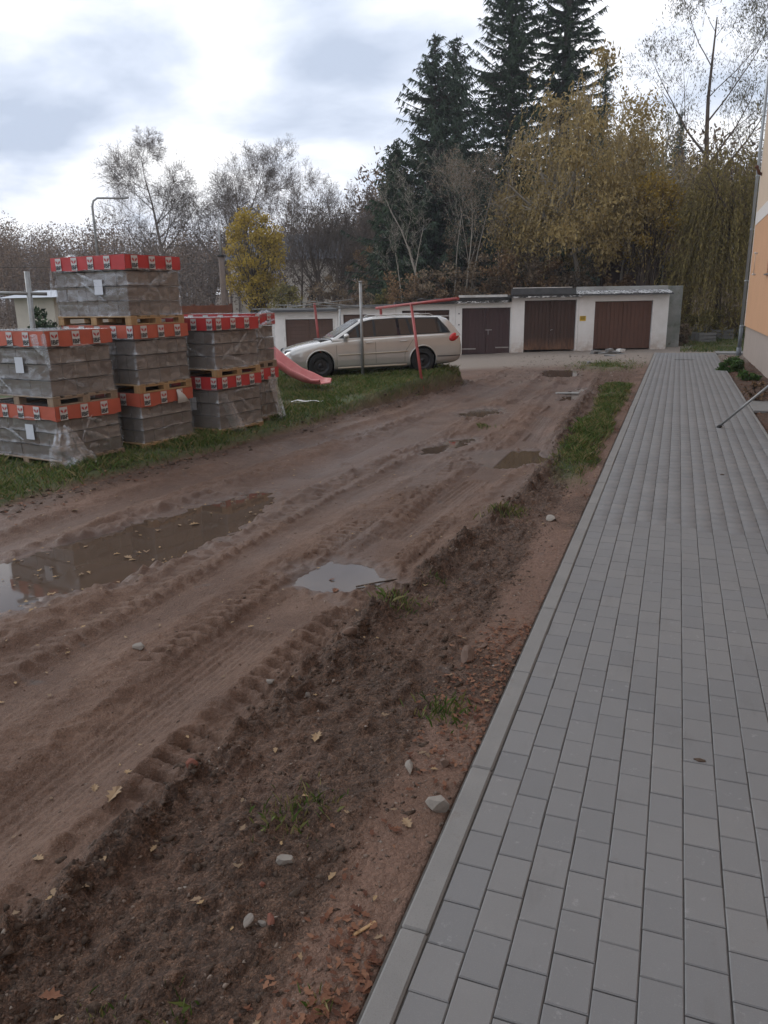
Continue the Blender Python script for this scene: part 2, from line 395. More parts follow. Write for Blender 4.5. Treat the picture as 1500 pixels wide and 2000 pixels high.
def gz(x, y):
    """height of the built ground sheet at any point (bilinear)"""
    x = np.asarray(x, float); y = np.asarray(y, float)
    i = np.clip(np.searchsorted(XS, x)-1, 0, len(XS)-2); j = np.clip(np.searchsorted(YS, y)-1, 0, len(YS)-2)
    fx = np.clip((x-XS[i])/(XS[i+1]-XS[i]), 0, 1); fy = np.clip((y-YS[j])/(YS[j+1]-YS[j]), 0, 1)
    return (GZ[j, i]*(1-fx)+GZ[j, i+1]*fx)*(1-fy)+(GZ[j+1, i]*(1-fx)+GZ[j+1, i+1]*fx)*fy
def aux_at(name, x, y):
    i = np.clip(np.searchsorted(XS, x), 0, len(XS)-1); j = np.clip(np.searchsorted(YS, y), 0, len(YS)-1); return AUX[name][j, i]
# zones: r grass, g wet, b sand, a dark soil
q, s_ = AUX['q'], AUX['s']
grass_far = np.clip(sstep(5, 9, q)*.6 + sstep(1.5, 3, s_)*sstep(-3.5, -1.5, q)*.85 + sstep(-7.6, -8.4, GXX)*sstep(-16, -20, q)*.8, 0, 1)
patch = gauss(GXX+2.1, .8)*gauss(GYY-26.4, 1.3)
zg = np.clip(np.maximum.reduce([AUX['lawn']*sstep(-7, -9, q), AUX['gs'], grass_far, patch*.9]), 0, 1)
wetm = sstep(-.12, .42, fbm(GXX, GYY*.35, .9, 4, 51))*.62*(1-AUX['soil'])*(1-AUX['lawn'])*sstep(26, 20, GYY)
zw = np.clip(np.maximum.reduce([AUX['wet'], wetm, .75*AUX['rutm']*(1-AUX['lawn'])*(1-AUX['soil'])*(.35+.65*sstep(-.35, .3, AUX['n_big']))]), 0, 1)
zs = np.clip(AUX['strip']*(.35+.55*sstep(-.3, .2, fbm(GXX, GYY, 1.7, 3, 62))) + sstep(.05, .5, AUX['n_big'])*.5*(1-AUX['lawn'])*(1-AUX['soil']) + AUX['soil']*sstep(.0, .5, fbm(GXX, GYY, .8, 3, 61))*.55 + AUX['lane']*.35, 0, 1)
zd = np.clip(AUX['strip']*.75*sstep(.0, .45, fbm(GXX, GYY, 1.5, 4, 63)) + AUX['soil']*(1-AUX['strip'])*(.55+.45*sstep(-.2, .4, fbm(GXX, GYY, 1.1, 3, 71))) + AUX['edge']*.9 + AUX['cl']*8 + AUX['bed'], 0, 1)
ny, nx = GXX.shape
V = np.stack([GXX, GYY, GZ], -1).reshape(-1, 3)
jj, ii = np.meshgrid(np.arange(ny-1), np.arange(nx-1), indexing='ij'); b0 = (jj*nx+ii).ravel()
FQ = np.stack([b0, b0+1, b0+nx+1, b0+nx], 1)
zone = np.stack([zg.ravel(), zw.ravel(), zs.ravel(), zd.ravel()], 1)
me = mesh_np('ground', V, FQ, True, {'zone': zone, 'lane': AUX['lane'].ravel(), 'hill': sstep(6, 12, q).ravel()})
t = NT('ground'); P = t.pos()
at = t.node('ShaderNodeAttribute', attribute_name='zone'); sp = t.node('ShaderNodeSeparateColor'); t.l.new(at.outputs['Color'], sp.inputs[0])
g_, w_, s2 = sp.outputs[0], sp.outputs[1], sp.outputs[2]; d_ = at.outputs['Alpha']
ln = t.node('ShaderNodeAttribute', attribute_name='lane').outputs['Fac']; hl = t.node('ShaderNodeAttribute', attribute_name='hill').outputs['Fac']
nA = t.noise(1.7, 6, .62, P); nB = t.noise(14, 6, .65, P); nC = t.noise(85, 4, .7, P); nD = t.noise(260, 2, .6, P)
mud = t.ramp(nA, [(.28, (.088, .045, .027)), (.5, (.142, .079, .050)), (.72, (.205, .122, .081))])
mud = t.mix(t.rng(nB, .35, .7, 0, .65), mud, (.096, .051, .031))
mud = t.mix(t.rng(nC, .50, .66, 0, .55), mud, (.075, .046, .032))
mud = t.mix(t.rng(nC, .46, .34, 0, .45), mud, (.20, .126, .091))
sand = t.mix(t.rng(nC, .3, .7, 0, 1), (.145, .082, .057), (.235, .142, .102))
def crumbs(sc):
    vo = t.node('ShaderNodeTexVoronoi'); vo.inputs['Scale'].default_value = sc; t.l.new(t.mixv(P, sc), vo.inputs['Vector'])
    q_ = t.node('ShaderNodeSeparateColor'); t.l.new(vo.outputs['Color'], q_.inputs[0]); return q_.outputs[0], vo.outputs['Distance']
v1, e1_ = crumbs(48); v2, e2_ = crumbs(130)
c = t.mix(t.math('MULTIPLY', s2, .8), mud, sand)
dark = t.mix(t.rng(nC, .35, .65, 0, 1), (.046, .026, .016), (.118, .066, .041))
dark = t.mix(t.rng(nB, .48, .68, 0, .7), dark, (.158, .091, .058))
c = t.mix(t.math('MULTIPLY', d_, .92), c, dark)
c = t.mix(t.math('MULTIPLY', t.rng(nD, .6, .72, 0, 1), t.rng(nB, .4, .6, .15, .8)), c, (.33, .27, .22))       # grit
c = t.mix(t.rng(t.noise(3.2, 4, .6, P), .66, .74, 0, .5), c, (.085, .085, .085))                          # coaly gravel patches
c = t.mix(t.math('MULTIPLY', ln, .85), c, t.mix(t.rng(nB, .3, .7, 0, 1), (.20, .165, .135), (.30, .26, .215)))
gr = t.mix(t.rng(nB, .3, .7, 0, 1), (.035, .050, .016), (.085, .105, .030))
gr = t.mix(t.rng(nA, .45, .7, 0, .6), gr, (.15, .115, .06))
c = t.mix(g_, c, gr)
c = t.mix(hl, c, t.mix(nA, (.10, .065, .04), (.16, .105, .06)))
crf = t.math('ADD', t.math('MULTIPLY', d_, .62), t.math('ADD', t.math('MULTIPLY', s2, .22), .20), True)
c = t.mix(crf, c, t.ramp(v1, [(0, .62), (.5, .98), (1, 1.36)]), 'MULTIPLY')
c = t.mix(crf, c, t.ramp(v2, [(0, .60), (.55, 1.0), (1, 1.42)]), 'MULTIPLY')
wetn = t.math('MULTIPLY', w_, t.rng(nB, .25, .6, .5, 1.0), True)
c = t.mix(t.math('MULTIPLY', wetn, .62), c, (.058, .034, .023))
t.set(Base_Color=c, Roughness=t.math('SUBTRACT', t.rng(nB, .3, .7, .72, .9), t.math('MULTIPLY', wetn, .46), True))
t.p.inputs['Specular IOR Level'].default_value = .4
bh = t.math('ADD', t.math('MULTIPLY', t.math('ADD', t.math('MULTIPLY', e1_, -.5), t.math('ADD', nB, t.math('MULTIPLY', e2_, -.25))), .9), t.math('ADD', t.math('MULTIPLY', nC, .55), t.math('MULTIPLY', nD, .22)))
bp = t.bump(bh, .9, .03); t.put(bp.inputs['Strength'], t.math('MULTIPLY', t.rng(wetn, 0, 1, 1.0, .3), t.rng(crf, .2, .8, .55, .95)))
ground = link('ground', me, t.m); tag(ground, kind='structure')
# puddles
t = NT('muddy_water'); n = t.noise(1.5, 3, .6, t.pos())
t.set(Base_Color=t.mix(n, (.062, .042, .030), (.105, .074, .054)), Roughness=.035, IOR=1.33)
t.bump(t.noise(9, 2, .5, t.pos()), .02, .01)
for lev, poly in PUD_S:
    P_ = np.array(smooth_poly(poly, 1)); c0 = P_.mean(0); P_ = c0+(P_-c0)*(1+.16/np.linalg.norm(P_-c0, axis=1, keepdims=True))
    mb = MB(); mb.add([(c0[0], c0[1], lev)]+[(a, b, lev) for a, b in P_], [(0, i+1, (i+1) % len(P_)+1) for i in range(len(P_))])
    tag(mb.build('puddle', MATS['muddy_water']), kind='structure')

# ================================================================== PAVEMENT
t = NT('paver_concrete'); oi = t.rand(); P = t.pos()
base = t.ramp(oi, [(0, (.178, .178, .178)), (.35, (.190, .189, .188)), (.7, (.208, .204, .199)), (1, (.186, .187, .189))])
base = t.mix(t.rng(t.noise(2.2, 5, .6, P), .3, .75, 0, .40), base, (.165, .161, .156))
base = t.mix(t.rng(t.noise(.55, 3, .5, P), .45, .7, 0, .3), base, (.235, .232, .228))
base = t.mix(t.rng(t.noise(190, 3, .7, P), .55, .75, 0, .35), base, (.29, .285, .275))
base = t.mix(t.math('MULTIPLY', t.rng(t.noise(13, 6, .8, P), .60, .70, 0, 1), .38), base, (.40, .395, .385))
base = t.mix(t.math('MULTIPLY', t.rng(t.noise(3.1, 6, .7, P, stretch=(1.6, .5, 1)), .56, .68, 0, 1), .22), base, (.12, .112, .104))       # lime bloom
base = t.mix(t.rng(t.noise(6, 6, .7, P), .66, .76, 0, .35), base, (.11, .085, .065))                                # trodden mud
t.set(Base_Color=base, Roughness=.86); t.p.inputs['Specular IOR Level'].default_value = .3
t.bump(t.math('ADD', t.noise(300, 3, .7, P), t.math('MULTIPLY', t.noise(40, 3, .6, P), .5)), .35, .003)
PM = t.m
simple('joint_sand', (.075, .068, .060), .95, var=.4, scale=30)
t = NT('kerb_concrete'); P = t.pos(); c = t.mix(t.rng(t.noise(3, 5, .6, P), .3, .7, 0, 1), (.185, .180, .172), (.225, .218, .206))
c = t.mix(t.rng(t.noise(160, 3, .7, P), .5, .8, 0, .5), c, (.13, .12, .105)); c = t.mix(t.rng(t.noise(5, 6, .7, P), .60, .72, 0, .5), c, (.14, .105, .082))
t.set(Base_Color=c, Roughness=.9); t.bump(t.noise(220, 3, .7, P), .4, .003)
pave = empty('pavement', (0, 0, 0)); tag(pave, kind='structure')
mb = MB(); mb.box(-.745, 1.43, -6, 31.85, -.10, -.0085); mb.build('bedding', MATS['joint_sand'], pave)
PW = .1365; PL = .2
def paver_verts(w, l, c=.0042, top=0.0):
    a, b = w/2-.0017, l/2-.0017
    lo = [(-a,-b,-.06+top), (a,-b,-.06+top), (a,b,-.06+top), (-a,b,-.06+top)]
    m = [(x, y, top-c*.9) for x, y, _ in lo]; u = [(x-math.copysign(c, x), y-math.copysign(c, y), top) for x, y, _ in lo]
    return lo+m+u, [(8,9,10,11)]+[(i,(i+1)%4,4+(i+1)%4,4+i) for i in range(4)]+[(4+i,4+(i+1)%4,8+(i+1)%4,8+i) for i in range(4)]
vv, ff = paver_verts(PW, PL); mbp = MB(); mbp.add(vv, ff); PME = mbp.mesh('paver'); PME.materials.append(PM)
cells = []
X0 = -.632
for ci in range(15):
    off = 0.0 if ci % 2 == 0 else PL/2
    y = -1.0+off
    while y < 31.8:
        cells.append((X0+PW*(ci+.5), y+PL/2, ci)); y += PL
cells = np.array(cells)
vis = []
for cx_, cy_, _ in cells:
    c_ = CM.T @ (np.array([cx_, cy_, 0])-[0, 0, CAM_H]); px = 750+FPX*c_[0]/-c_[2] if c_[2] < -.1 else -999; py = 1000-FPX*c_[1]/-c_[2] if c_[2] < -.1 else 9999
    vis.append(-30 < px < 1560 and py < 2060)
vis = np.array(vis)
order = np.argsort(np.where(vis, np.hypot(cells[:, 0], cells[:, 1]), 1e6)); near = set(order[:300].tolist())
VV = []; FF = []; b = 0; vv = np.array(vv)
rr = np.random.default_rng(4)
for i, (x, y, ci) in enumerate(cells):
    rz = rr.normal(0, .004); dz = rr.normal(0, .0007); tx, ty = rr.normal(0, .0028, 2); dx, dy = rr.normal(0, .0006, 2)
    if i in near:
        o = D.objects.new('paver', PME); COL.objects.link(o); o.parent = pave; o.location = (x+dx, y+dy, dz); o.rotation_euler = (tx, ty, rz)
    else:
        w = vv.copy(); w[:, 2] += dz + w[:, 0]*ty + w[:, 1]*tx; w[:, :2] += (x+dx, y+dy); VV.append(w); FF.append((ff, b)); b += 12
Vs = np.concatenate(VV); Fs = np.concatenate([np.array(f)+o for f, o in FF])
o = link('paver_field', mesh_np('paver_field', Vs, Fs), PM, pave); tag(o, kind='stuff')
for side, x0, x1, zt in ((0, -.735, -.638, .004), (1, 1.418, 1.472, -.002)):
    y = 1.03 - 4
    mbk = MB(); mbk.cbox(x0, x1, .002, .998, -.12, zt, .008); mk = mbk.mesh('kerb'); mk.materials.append(MATS['kerb_concrete'])
    while y < 31.6:
        o = D.objects.new('kerb_stone', mk); COL.objects.link(o); o.parent = pave; o.location = (rr.normal(0, .0015), y, rr.normal(0, .0015)); o.rotation_euler = (0, 0, rr.normal(0, .0012)); y += 1.0
# cross path behind the house corner, and the slot drain let into the pavers
mb = MB(); mb.box(1.474, 9, 31.75, 32.9, -.12, .012); tag(mb.build('path', MATS['kerb_concrete']), kind='structure')
simple('cast_iron', (.030, .029, .028), .6, .3)
dr = empty('slot_drain', (.33, 28.4, 0), 0, 'dark iron slot drain cover let across the grey pavers', 'drain')
mb = MB(); mb.cbox(-.33, .33, -.07, .07, -.03, .006, .004); mb.build('frame', MATS['cast_iron'], dr)
mb = MB(); [mb.box(-.30+i*.05, -.272+i*.05, -.05, .05, .0, .011) for i in range(12)]; mb.build('grate', MATS['cast_iron'], dr)
# ================================================================== HOUSE beside the pavement
def wallpt(px, py, X=2.3):
    v = ray(px, py); k = X/v[0]; return np.array([X, v[1]*k, CAM_H+v[2]*k])
def plaster(name, col, sc=1.2, var=.08):
    t = NT(name); P = t.pos(); n = t.noise(sc, 5, .55, P)
    c = t.mix(n, tuple(x*(1-var) for x in col), tuple(x*(1+var) for x in col))
    c = t.mix(t.rng(t.noise(2.5, 6, .65, P, stretch=(1, 1, .25)), .55, .8, 0, .22), c, tuple(x*.72 for x in col))
    t.set(Base_Color=c, Roughness=.92); t.bump(t.noise(260, 3, .7, P), .35, .003); return t.m
plaster('orange_render', (.56, .315, .175)); plaster('cream_render', (.60, .47, .345)); plaster('white_render', (.66, .62, .58)); plaster('plinth_render', (.36, .30, .26), 2.5, .12)
simple('zinc', (.36, .38, .39), .38, .75, var=.12, scale=3, bump=.05)
simple('grey_pvc', (.14, .155, .165), .5, 0, var=.1)
simple('white_pvc', (.74, .74, .73), .4, 0, var=.04, bump=0)
t = NT('window_glass'); t.set(Base_Color=(.02, .025, .03), Roughness=.06, IOR=1.5); t.p.inputs['Specular IOR Level'].default_value = .8
YC = 31.32
hb = empty('apartment_house', (2.3, YC, 0), 0, 'orange and cream rendered apartment house with white stripe beside the grey pavement', 'house')
zA = wallpt(1466, 442)[2]; zA = float(CAM_H + (zA-CAM_H)); 
zb0 = float(CAM_H + ray(1466, 442)[2]/ray(1466, 442)[1]*YC); zb1 = zb0+.42; zc = float(CAM_H + ray(1484, 205)[2]/ray(1484, 205)[1]*YC); zp = float(CAM_H + ray(1454, 636)[2]/ray(1454, 636)[1]*YC)
YB = -36.0
wins = []           # openings on the long wall: (y0,y1,z0,z1) relative to YC
wp = wallpt(1497, 535)
wy = wp[1]-YC
for k in range(9):
    y1 = wy - k*3.6; wins.append((y1-1.5, y1, wp[2], wp[2]+1.45))
    wins.append((y1-1.5, y1, wp[2]+3.0, wp[2]+4.45)); wins.append((y1-1.5, y1, wp[2]+6.0, wp[2]+7.45))
def wall_with_holes(name, mat, y0, y1, z0, z1, x0, x1, parent):
    ysl = sorted({y0, y1, *[v for w in wins if w[2] >= z0 and w[3] <= z1 for v in w[:2]]}); mb = MB()
    for a, b in zip(ysl[:-1], ysl[1:]):
        hs = sorted([(w[2], w[3]) for w in wins if w[0] <= a+1e-6 and w[1] >= b-1e-6 and w[2] >= z0 and w[3] <= z1]); z = z0
        for h0, h1 in hs: mb.box(x0, x1, a, b, z, h0); z = h1
        mb.box(x0, x1, a, b, z, z1)
    return mb.build(name, mat, parent)
mb = MB(); mb.box(.055, 11, YB, 0, -.6, zp); mb.build('plinth', MATS['plinth_render'], hb)
wall_with_holes('ground_floor_wall', MATS['orange_render'], YB, -.16, zp+.002, zb0, 0, .35, hb)
wall_with_holes('upper_wall', MATS['cream_render'], YB, -.16, zb1, zc, 0, .35, hb)
wall_with_holes('top_wall', MATS['orange_render'], YB, -.16, zc, 13.6, 0, .35, hb)
mb = MB(); mb.box(-.012, .35, YB, -.16, zb0, zb1-.002); mb.build('white_stripe', MATS['white_render'], hb)
mb = MB(); mb.box(-.004, .36, -.158, 0, zp+.002, 13.6); mb.build('corner_strip', MATS['white_render'], hb)
mb = MB(); mb.box(.36, 11, YB, -.003, zp+.002, 13.6); mb.build('core_wall', MATS['cream_render'], hb)
mb = MB(); mb.box(-.5, 11.5, YB-.5, .5, 13.602, 13.8); mb.build('roof', MATS['zinc'], hb)
for w in wins:
    y0, y1, z0, z1 = w
    wo = MB(); fw = .07
    for a in ((y0, y0+fw, z0, z1), (y1-fw, y1, z0, z1), (y0+fw, y1-fw, z0, z0+fw), (y0+fw, y1-fw, z1-fw, z1), ((y0+y1)/2-.04, (y0+y1)/2+.04, z0+fw, z1-fw)): wo.box(.16, .24, *a)
    f = wo.build('window', MATS['white_pvc'], hb)
    g = MB(); g.box(.19, .205, y0+fw, y1-fw, z0+fw, z1-fw); g.build('pane', MATS['window_glass'], f)
    g = MB(); g.box(-.07, .16, y0-.03, y1+.03, z0-.035, z0-.002); g.build('sill', MATS['zinc'], f)
# pipe with brackets at the corner
dp = empty('downspout', (2.215, YC+.06, 0), 0, 'grey zinc rainwater downspout running up the corner of the orange house', 'downspout')
mb = MB(); mb.tube([(0, 0, 1.0), (0, 0, 13.5)], .052, 14); mb.build('pipe', MATS['zinc'], dp)
mb = MB(); mb.tube([(0, 0, -.12), (0, 0, .25)], .088, 14); mb.tube([(0, 0, .25), (0, 0, 1.02)], .064, 14); mb.build('standpipe', MATS['grey_pvc'], dp)
for z in (1.02, 2.6, 4.35, 6.1, 8.0, 10.0, 12):
    mb = MB(); mb.tube([(0, 0, z-.018), (0, 0, z+.018)], .066, 14); mb.box(.05, .12, -.02, .0, z-.012, z+.012); mb.build('clamp', MATS['zinc'], dp)
# two hooks with a rod between, and a small bracket higher up
a = wallpt(1479, 495); b = wallpt(1475.5, 536)
hk = empty('wall_bracket', tuple(b), 0, 'pale vertical rod held by two hooks on the orange wall', 'bracket')
mb = MB(); mb.tube([(-.06, 0, 0), (-.06, 0, a[2]-b[2])], .014, 8); mb.build('rod', MATS['cream_render'], hk)
for z in (0, a[2]-b[2]):
    mb = MB(); mb.tube([(.01, 0, z), (-.07, 0, z), (-.10, 0, z+.03)], .03, 8); mb.build('hook', MATS['white_render'], hk)
simple('rust_brown', (.12, .055, .035), .75, .2)
c = wallpt(1488, 341)
bk = empty('wall_lamp_bracket', tuple(c), 0, 'small rust brown bracket sticking out of the cream wall above the stripe', 'bracket')
mb = MB(); mb.tube([(.02, 0, .0), (-.10, -.05, .05), (-.2, -.3, .22)], [.045, .055, .03], 8); mb.build('arm', MATS['rust_brown'], bk)
mb = MB(); mb.lathe([(0, -.06), (.06, -.05), (.07, 0), (.03, .05), (0, .06)], 10, M=Matrix.Translation((-.2, -.3, .22))); mb.build('end_cap', MATS['rust_brown'], bk)

# ================================================================== GARAGES
t = NT('whitewash'); P = t.coord()
c = t.mix(t.rng(t.noise(2.2, 6, .6), .3, .75, 0, 1), (.70, .69, .66), (.82, .81, .79))
zc_ = t.node('ShaderNodeSeparateXYZ'); t.l.new(P, zc_.inputs[0])
c = t.mix(t.math('MULTIPLY', t.rng(zc_.outputs[2], 0, .7, .8, 0), t.rng(t.noise(4, 5, .6), .3, .6, 0, 1)), c, (.42, .33, .26))
c = t.mix(t.rng(t.noise(3.5, 6, .7, stretch=(1, 1, .3)), .60, .75, 0, .5), c, (.42, .39, .35))
t.set(Base_Color=c, Roughness=.92); t.bump(t.noise(35, 5, .65), .4, .01)
t = NT('bitumen'); c = t.mix(t.rng(t.noise(9, 6, .7), .58, .66, 0, 1), (.028, .027, .026), (.11, .10, .085))
t.set(Base_Color=c, Roughness=.9); t.bump(t.noise(30, 4, .6), .5, .01)
t = NT('flaking_edge'); c = t.mix(t.rng(t.noise(7, 5, .7, stretch=(1, 3, 3)), .50, .55, 0, 1), (.035, .033, .03), (.66, .66, .65))
t.set(Base_Color=c, Roughness=.8); t.bump(t.noise(30, 4, .6), .5, .01)
simple('grey_board', (.36, .37, .36), .8, var=.2, scale=3, dirt=(.2, .19, .17))
simple('white_board', (.70, .69, .66), .7, var=.15, scale=3, dirt=(.3, .28, .25))
simple('dark_felt', (.075, .077, .08), .85, var=.3, scale=4)
simple('steel', (.45, .45, .44), .35, .8)
def wood(name, col, var=.35, wear=None):
    t = NT(name); P = t.coord(); oi = t.node('ShaderNodeObjectInfo').outputs['Random']
    n = t.noise(6, 6, .65, stretch=(4, 4, .35), dist=.6)
    c = t.mix(t.rng(n, .25, .75, 0, 1), tuple(x*(1-var) for x in col), tuple(x*(1+var) for x in col))
    c = t.mix(t.rng(oi, 0, 1, 0, .25), c, tuple(x*.6 for x in col))
    if wear:
        z = t.node('ShaderNodeSeparateXYZ'); t.l.new(P, z.inputs[0])
        c = t.mix(t.math('MULTIPLY', t.rng(z.outputs[2], .12, .55, 1, 0), t.rng(t.noise(5, 5, .6, stretch=(3, 3, .6)), .35, .62, 0, 1)), c, wear)
    t.set(Base_Color=c, Roughness=.72); t.bump(t.noise(22, 5, .6, stretch=(4, 4, .2)), .25, .004); return t.m
wood('door_plum', (.062, .034, .034), .2); wood('door_umber', (.058, .030, .021), .3, (.20, .105, .06)); wood('door_rust', (.115, .055, .037), .25); wood('door_brown', (.105, .060, .044), .25)
GROT = math.atan2(GX[1], GX[0])
def gpt(s, q=0, z=0): return (GR[0]+GX[0]*s+GN[0]*q, GR[1]+GX[1]*s+GN[1]*q, z)
def garage(s0, s1, z0, zw, d0, d1, dt, mat, label, vertical=True, roof='felt', rt=2.5, group='lock-up garages in the row'):
    W_ = s1-s0; o = empty('garage', gpt(s0, 0, z0), GROT, label, 'garage', group)
    a, b, h, H_ = d0-s0, d1-s0, dt-z0, zw-z0; T = .24; Dp = 5.6
    mb = MB(); mb.box(0, a, 0, T, -.3, H_); mb.build('pier', MATS['whitewash'], o)
    mb = MB(); mb.box(b, W_-.004, 0, T, -.3, H_); mb.build('pier', MATS['whitewash'], o)
    mb = MB(); mb.box(a, b, .0, T, h, H_); mb.build('lintel', MATS['whitewash'], o)
    mb = MB(); mb.box(0, .2, T, Dp, -.3, H_); mb.box(W_-.204, W_-.004, T, Dp, -.3, H_); mb.box(.2, W_-.204, Dp-.2, Dp, -.3, H_); mb.build('side_walls', MATS['whitewash'], o)
    # door leaves of planks
    mid = (a+b)/2
    for li, (x0, x1) in enumerate(((a+.012, mid-.004), (mid+.004, b-.012))):
        lf = MB(); lf.box(x0, x1, .125, .15, .03, h-.012); leaf = lf.build('door', MATS[mat], o)
        if vertical:
            n = 7; pw = (x1-x0)/n
            for k in range(n):
                m = MB(); m.cbox(x0+k*pw+.003, x0+(k+1)*pw-.003, .098, .124, .032+random.uniform(0, .015), h-.016, .004); m.build('plank', MATS[mat], leaf)
        else:
            n = 13; ph = (h-.05)/n
            for k in range(n):
                m = MB(); m.cbox(x0, x1, .10, .124, .032+k*ph+.003, .032+(k+1)*ph-.003, .004); m.build('plank', MATS[mat], leaf)
    return o, W_, H_, a, b, h
# 1: widest garage at the end of the row
o, W_, H_, a, b, h = garage(-3.75, 0, -.02, 2.22, -3.08, -.66, 1.96, 'door_rust', 'end garage with wide rust brown plank doors and pale grey roof board', rt=2.58)
mb = MB(); mb.add([(-.06,-.28,H_+.002),(W_+.05,-.28,H_+.002),(W_+.05,-.28,H_+.05),(-.06,-.28,H_+.05),(-.06,.35,H_+.19),(W_+.05,.35,H_+.19),(W_+.05,.35,H_+.002),(-.06,.35,H_+.002)], [(0,1,2,3),(3,2,5,4),(4,5,6,7),(7,6,1,0),(0,3,4,7),(1,6,5,2)]); mb.build('eaves', MATS['flaking_edge'], o)
mb = MB(); mb.box(-.05, W_+.04, .352, .40, H_+.004, H_+.34); mb.build('roof_board', MATS['grey_board'], o)
mb = MB(); mb.box(-.05, W_+.04, .402, 5.8, H_+.004, H_+.28); mb.build('roof', MATS['bitumen'], o)
mb = MB(); mb.box(-.05, W_+.05, -.31, -.282, H_-.02, H_+.035); mb.build('gutter_board', MATS['dark_felt'], o)
# 2: tall dark doors
o, W_, H_, a, b, h = garage(-6.56, -3.754, -.02, 2.16, -6.02, -3.85, 2.04, 'door_umber', 'garage with tall umber doors bleached along the bottom')
mb = MB(); mb.box(-.12, W_+.02, -.22, 5.8, H_+.002, H_+.12); mb.build('roof', MATS['bitumen'], o)
mb = MB(); mb.box(-.05, W_-.35, -.16, -.10, H_+.125, H_+.37); mb.build('roof_board', MATS['dark_felt'], o)
mb = MB(); mb.box(.02, W_-.35, -.17, -.08, H_+.372, H_+.40); mb.build('roof_trim', MATS['white_board'], o)
mb = MB(); mb.box(-.02, W_+.1, -.25, -.222, H_-.015, H_+.05); mb.build('eaves', MATS['flaking_edge'], o)
hd = MB(); hd.tube([(mid_ := (a+b)/2+.06, .09, .82), (mid_, .05, .86), (mid_+.08, .05, .86)], .012, 6); hd.build('door_handle', MATS['steel'], o)
# 3: plum doors with bright hinges
o, W_, H_, a, b, h = garage(-8.9, -6.562, -.14, 2.0, -8.63, -6.60, 1.78, 'door_plum', 'garage with dark plum doors and bright steel strap hinges')
mb = MB(); mb.box(-.08, W_-.12, -.24, 5.8, H_+.06, H_+.2); mb.build('roof', MATS['bitumen'], o)
mb = MB(); mb.box(-.08, W_-.12, -.27, -.242, H_-.02, H_+.055); mb.build('eaves', MATS['flaking_edge'], o)
mb = MB(); mb.box(.12, W_-.2, -.10, -.05, H_+.205, H_+.30); mb.build('roof_trim', MATS['white_board'], o)
for x0, x1, z in ((a+.03, a+.6, .22), (b-.6, b-.03, .26)):
    mb = MB(); mb.cbox(x0, x1, .088, .097, z, z+.045, .002); mb.build('strap_hinge', MATS['steel'], o)
xm = (a+b)/2
mb = MB(); mb.cbox(xm-.03, xm+.26, .086, .096, h*.52, h*.52+.035, .003); mb.tube([(xm+.1, .085, h*.52), (xm+.1, .07, h*.52-.18)], .012, 6); mb.build('door_bolt', MATS['steel'], o)
for z in (1.25, 1.7):
    mb = MB(); mb.tube([(.14, .005, z), (.14, -.02, z)], .03, 8); mb.build('wall_plug', MATS['dark_felt'], o)
# 4-6
o4 = garage(-11.4, -8.904, -.28, 1.96, -11.15, -9.16, 1.72, 'door_umber', 'garage behind the estate car tailgate with a black roll on its roof', False)
o, W_, H_ = o4[:3]
mb = MB(); mb.box(-.02, W_+.06, -.25, 5.8, H_+.002, H_+.10); mb.build('roof', MATS['bitumen'], o)
mb = MB(); pts = [(.9+.16*i, -.05+.03*math.sin(i*2.1), H_+.16+.02*math.sin(i*1.3)) for i in range(10)]; mb.tube(pts, [.06+.015*math.sin(i*1.7) for i in range(10)], 8); mb.build('felt_roll', MATS['bitumen'], o)
o5 = garage(-13.85, -11.404, -.40, 1.86, -13.61, -11.64, 1.60, 'door_brown', 'garage behind the estate car bonnet and the grey pole', False)
o, W_, H_ = o5[:3]; mb = MB(); mb.box(-.02, W_+.02, -.25, 5.8, H_+.002, H_+.10); mb.build('roof', MATS['dark_felt'], o)
o6 = garage(-17.0, -13.854, -.54, 1.74, -16.05, -14.05, 1.45, 'door_brown', 'last garage with slatted brown doors beyond the red slide', False)
o, W_, H_, a, b, h = o6; mb = MB(); mb.box(-.1, W_+.02, -.25, 5.8, H_+.002, H_+.10); mb.build('roof', MATS['dark_felt'], o)
mb = MB(); mb.box(a-.09, a-.002, -.02, .0, 0, h+.08); mb.box(b+.002, b+.09, -.02, 0, 0, h+.08); mb.box(a-.09, b+.09, -.021, -.001, h+.081, h+.15); mb.build('door_frame', MATS['white_board'], o)
# yellow notice
simple('sign_yellow', (.62, .40, .02), .5, var=.08)
simple('sign_black', (.03, .03, .03), .5, var=.05, bump=0)
ps = gpt(-3.57, -.012, 1.28)
sg = empty('notice_sign', ps, GROT, 'small yellow notice plate on the white pier between two garages', 'sign')
mb = MB(); mb.cbox(-.13, .13, 0, .010, -.1, .1, .003); mb.build('plate', MATS['sign_yellow'], sg)
mb = MB(); mb.box(-.10, .10, -.003, -.0005, .045, .075); mb.box(-.10, .08, -.003, -.0005, -.005, .015); mb.box(-.10, .10, -.003, -.0005, -.045, -.03); mb.build('print', MATS['sign_black'], sg)
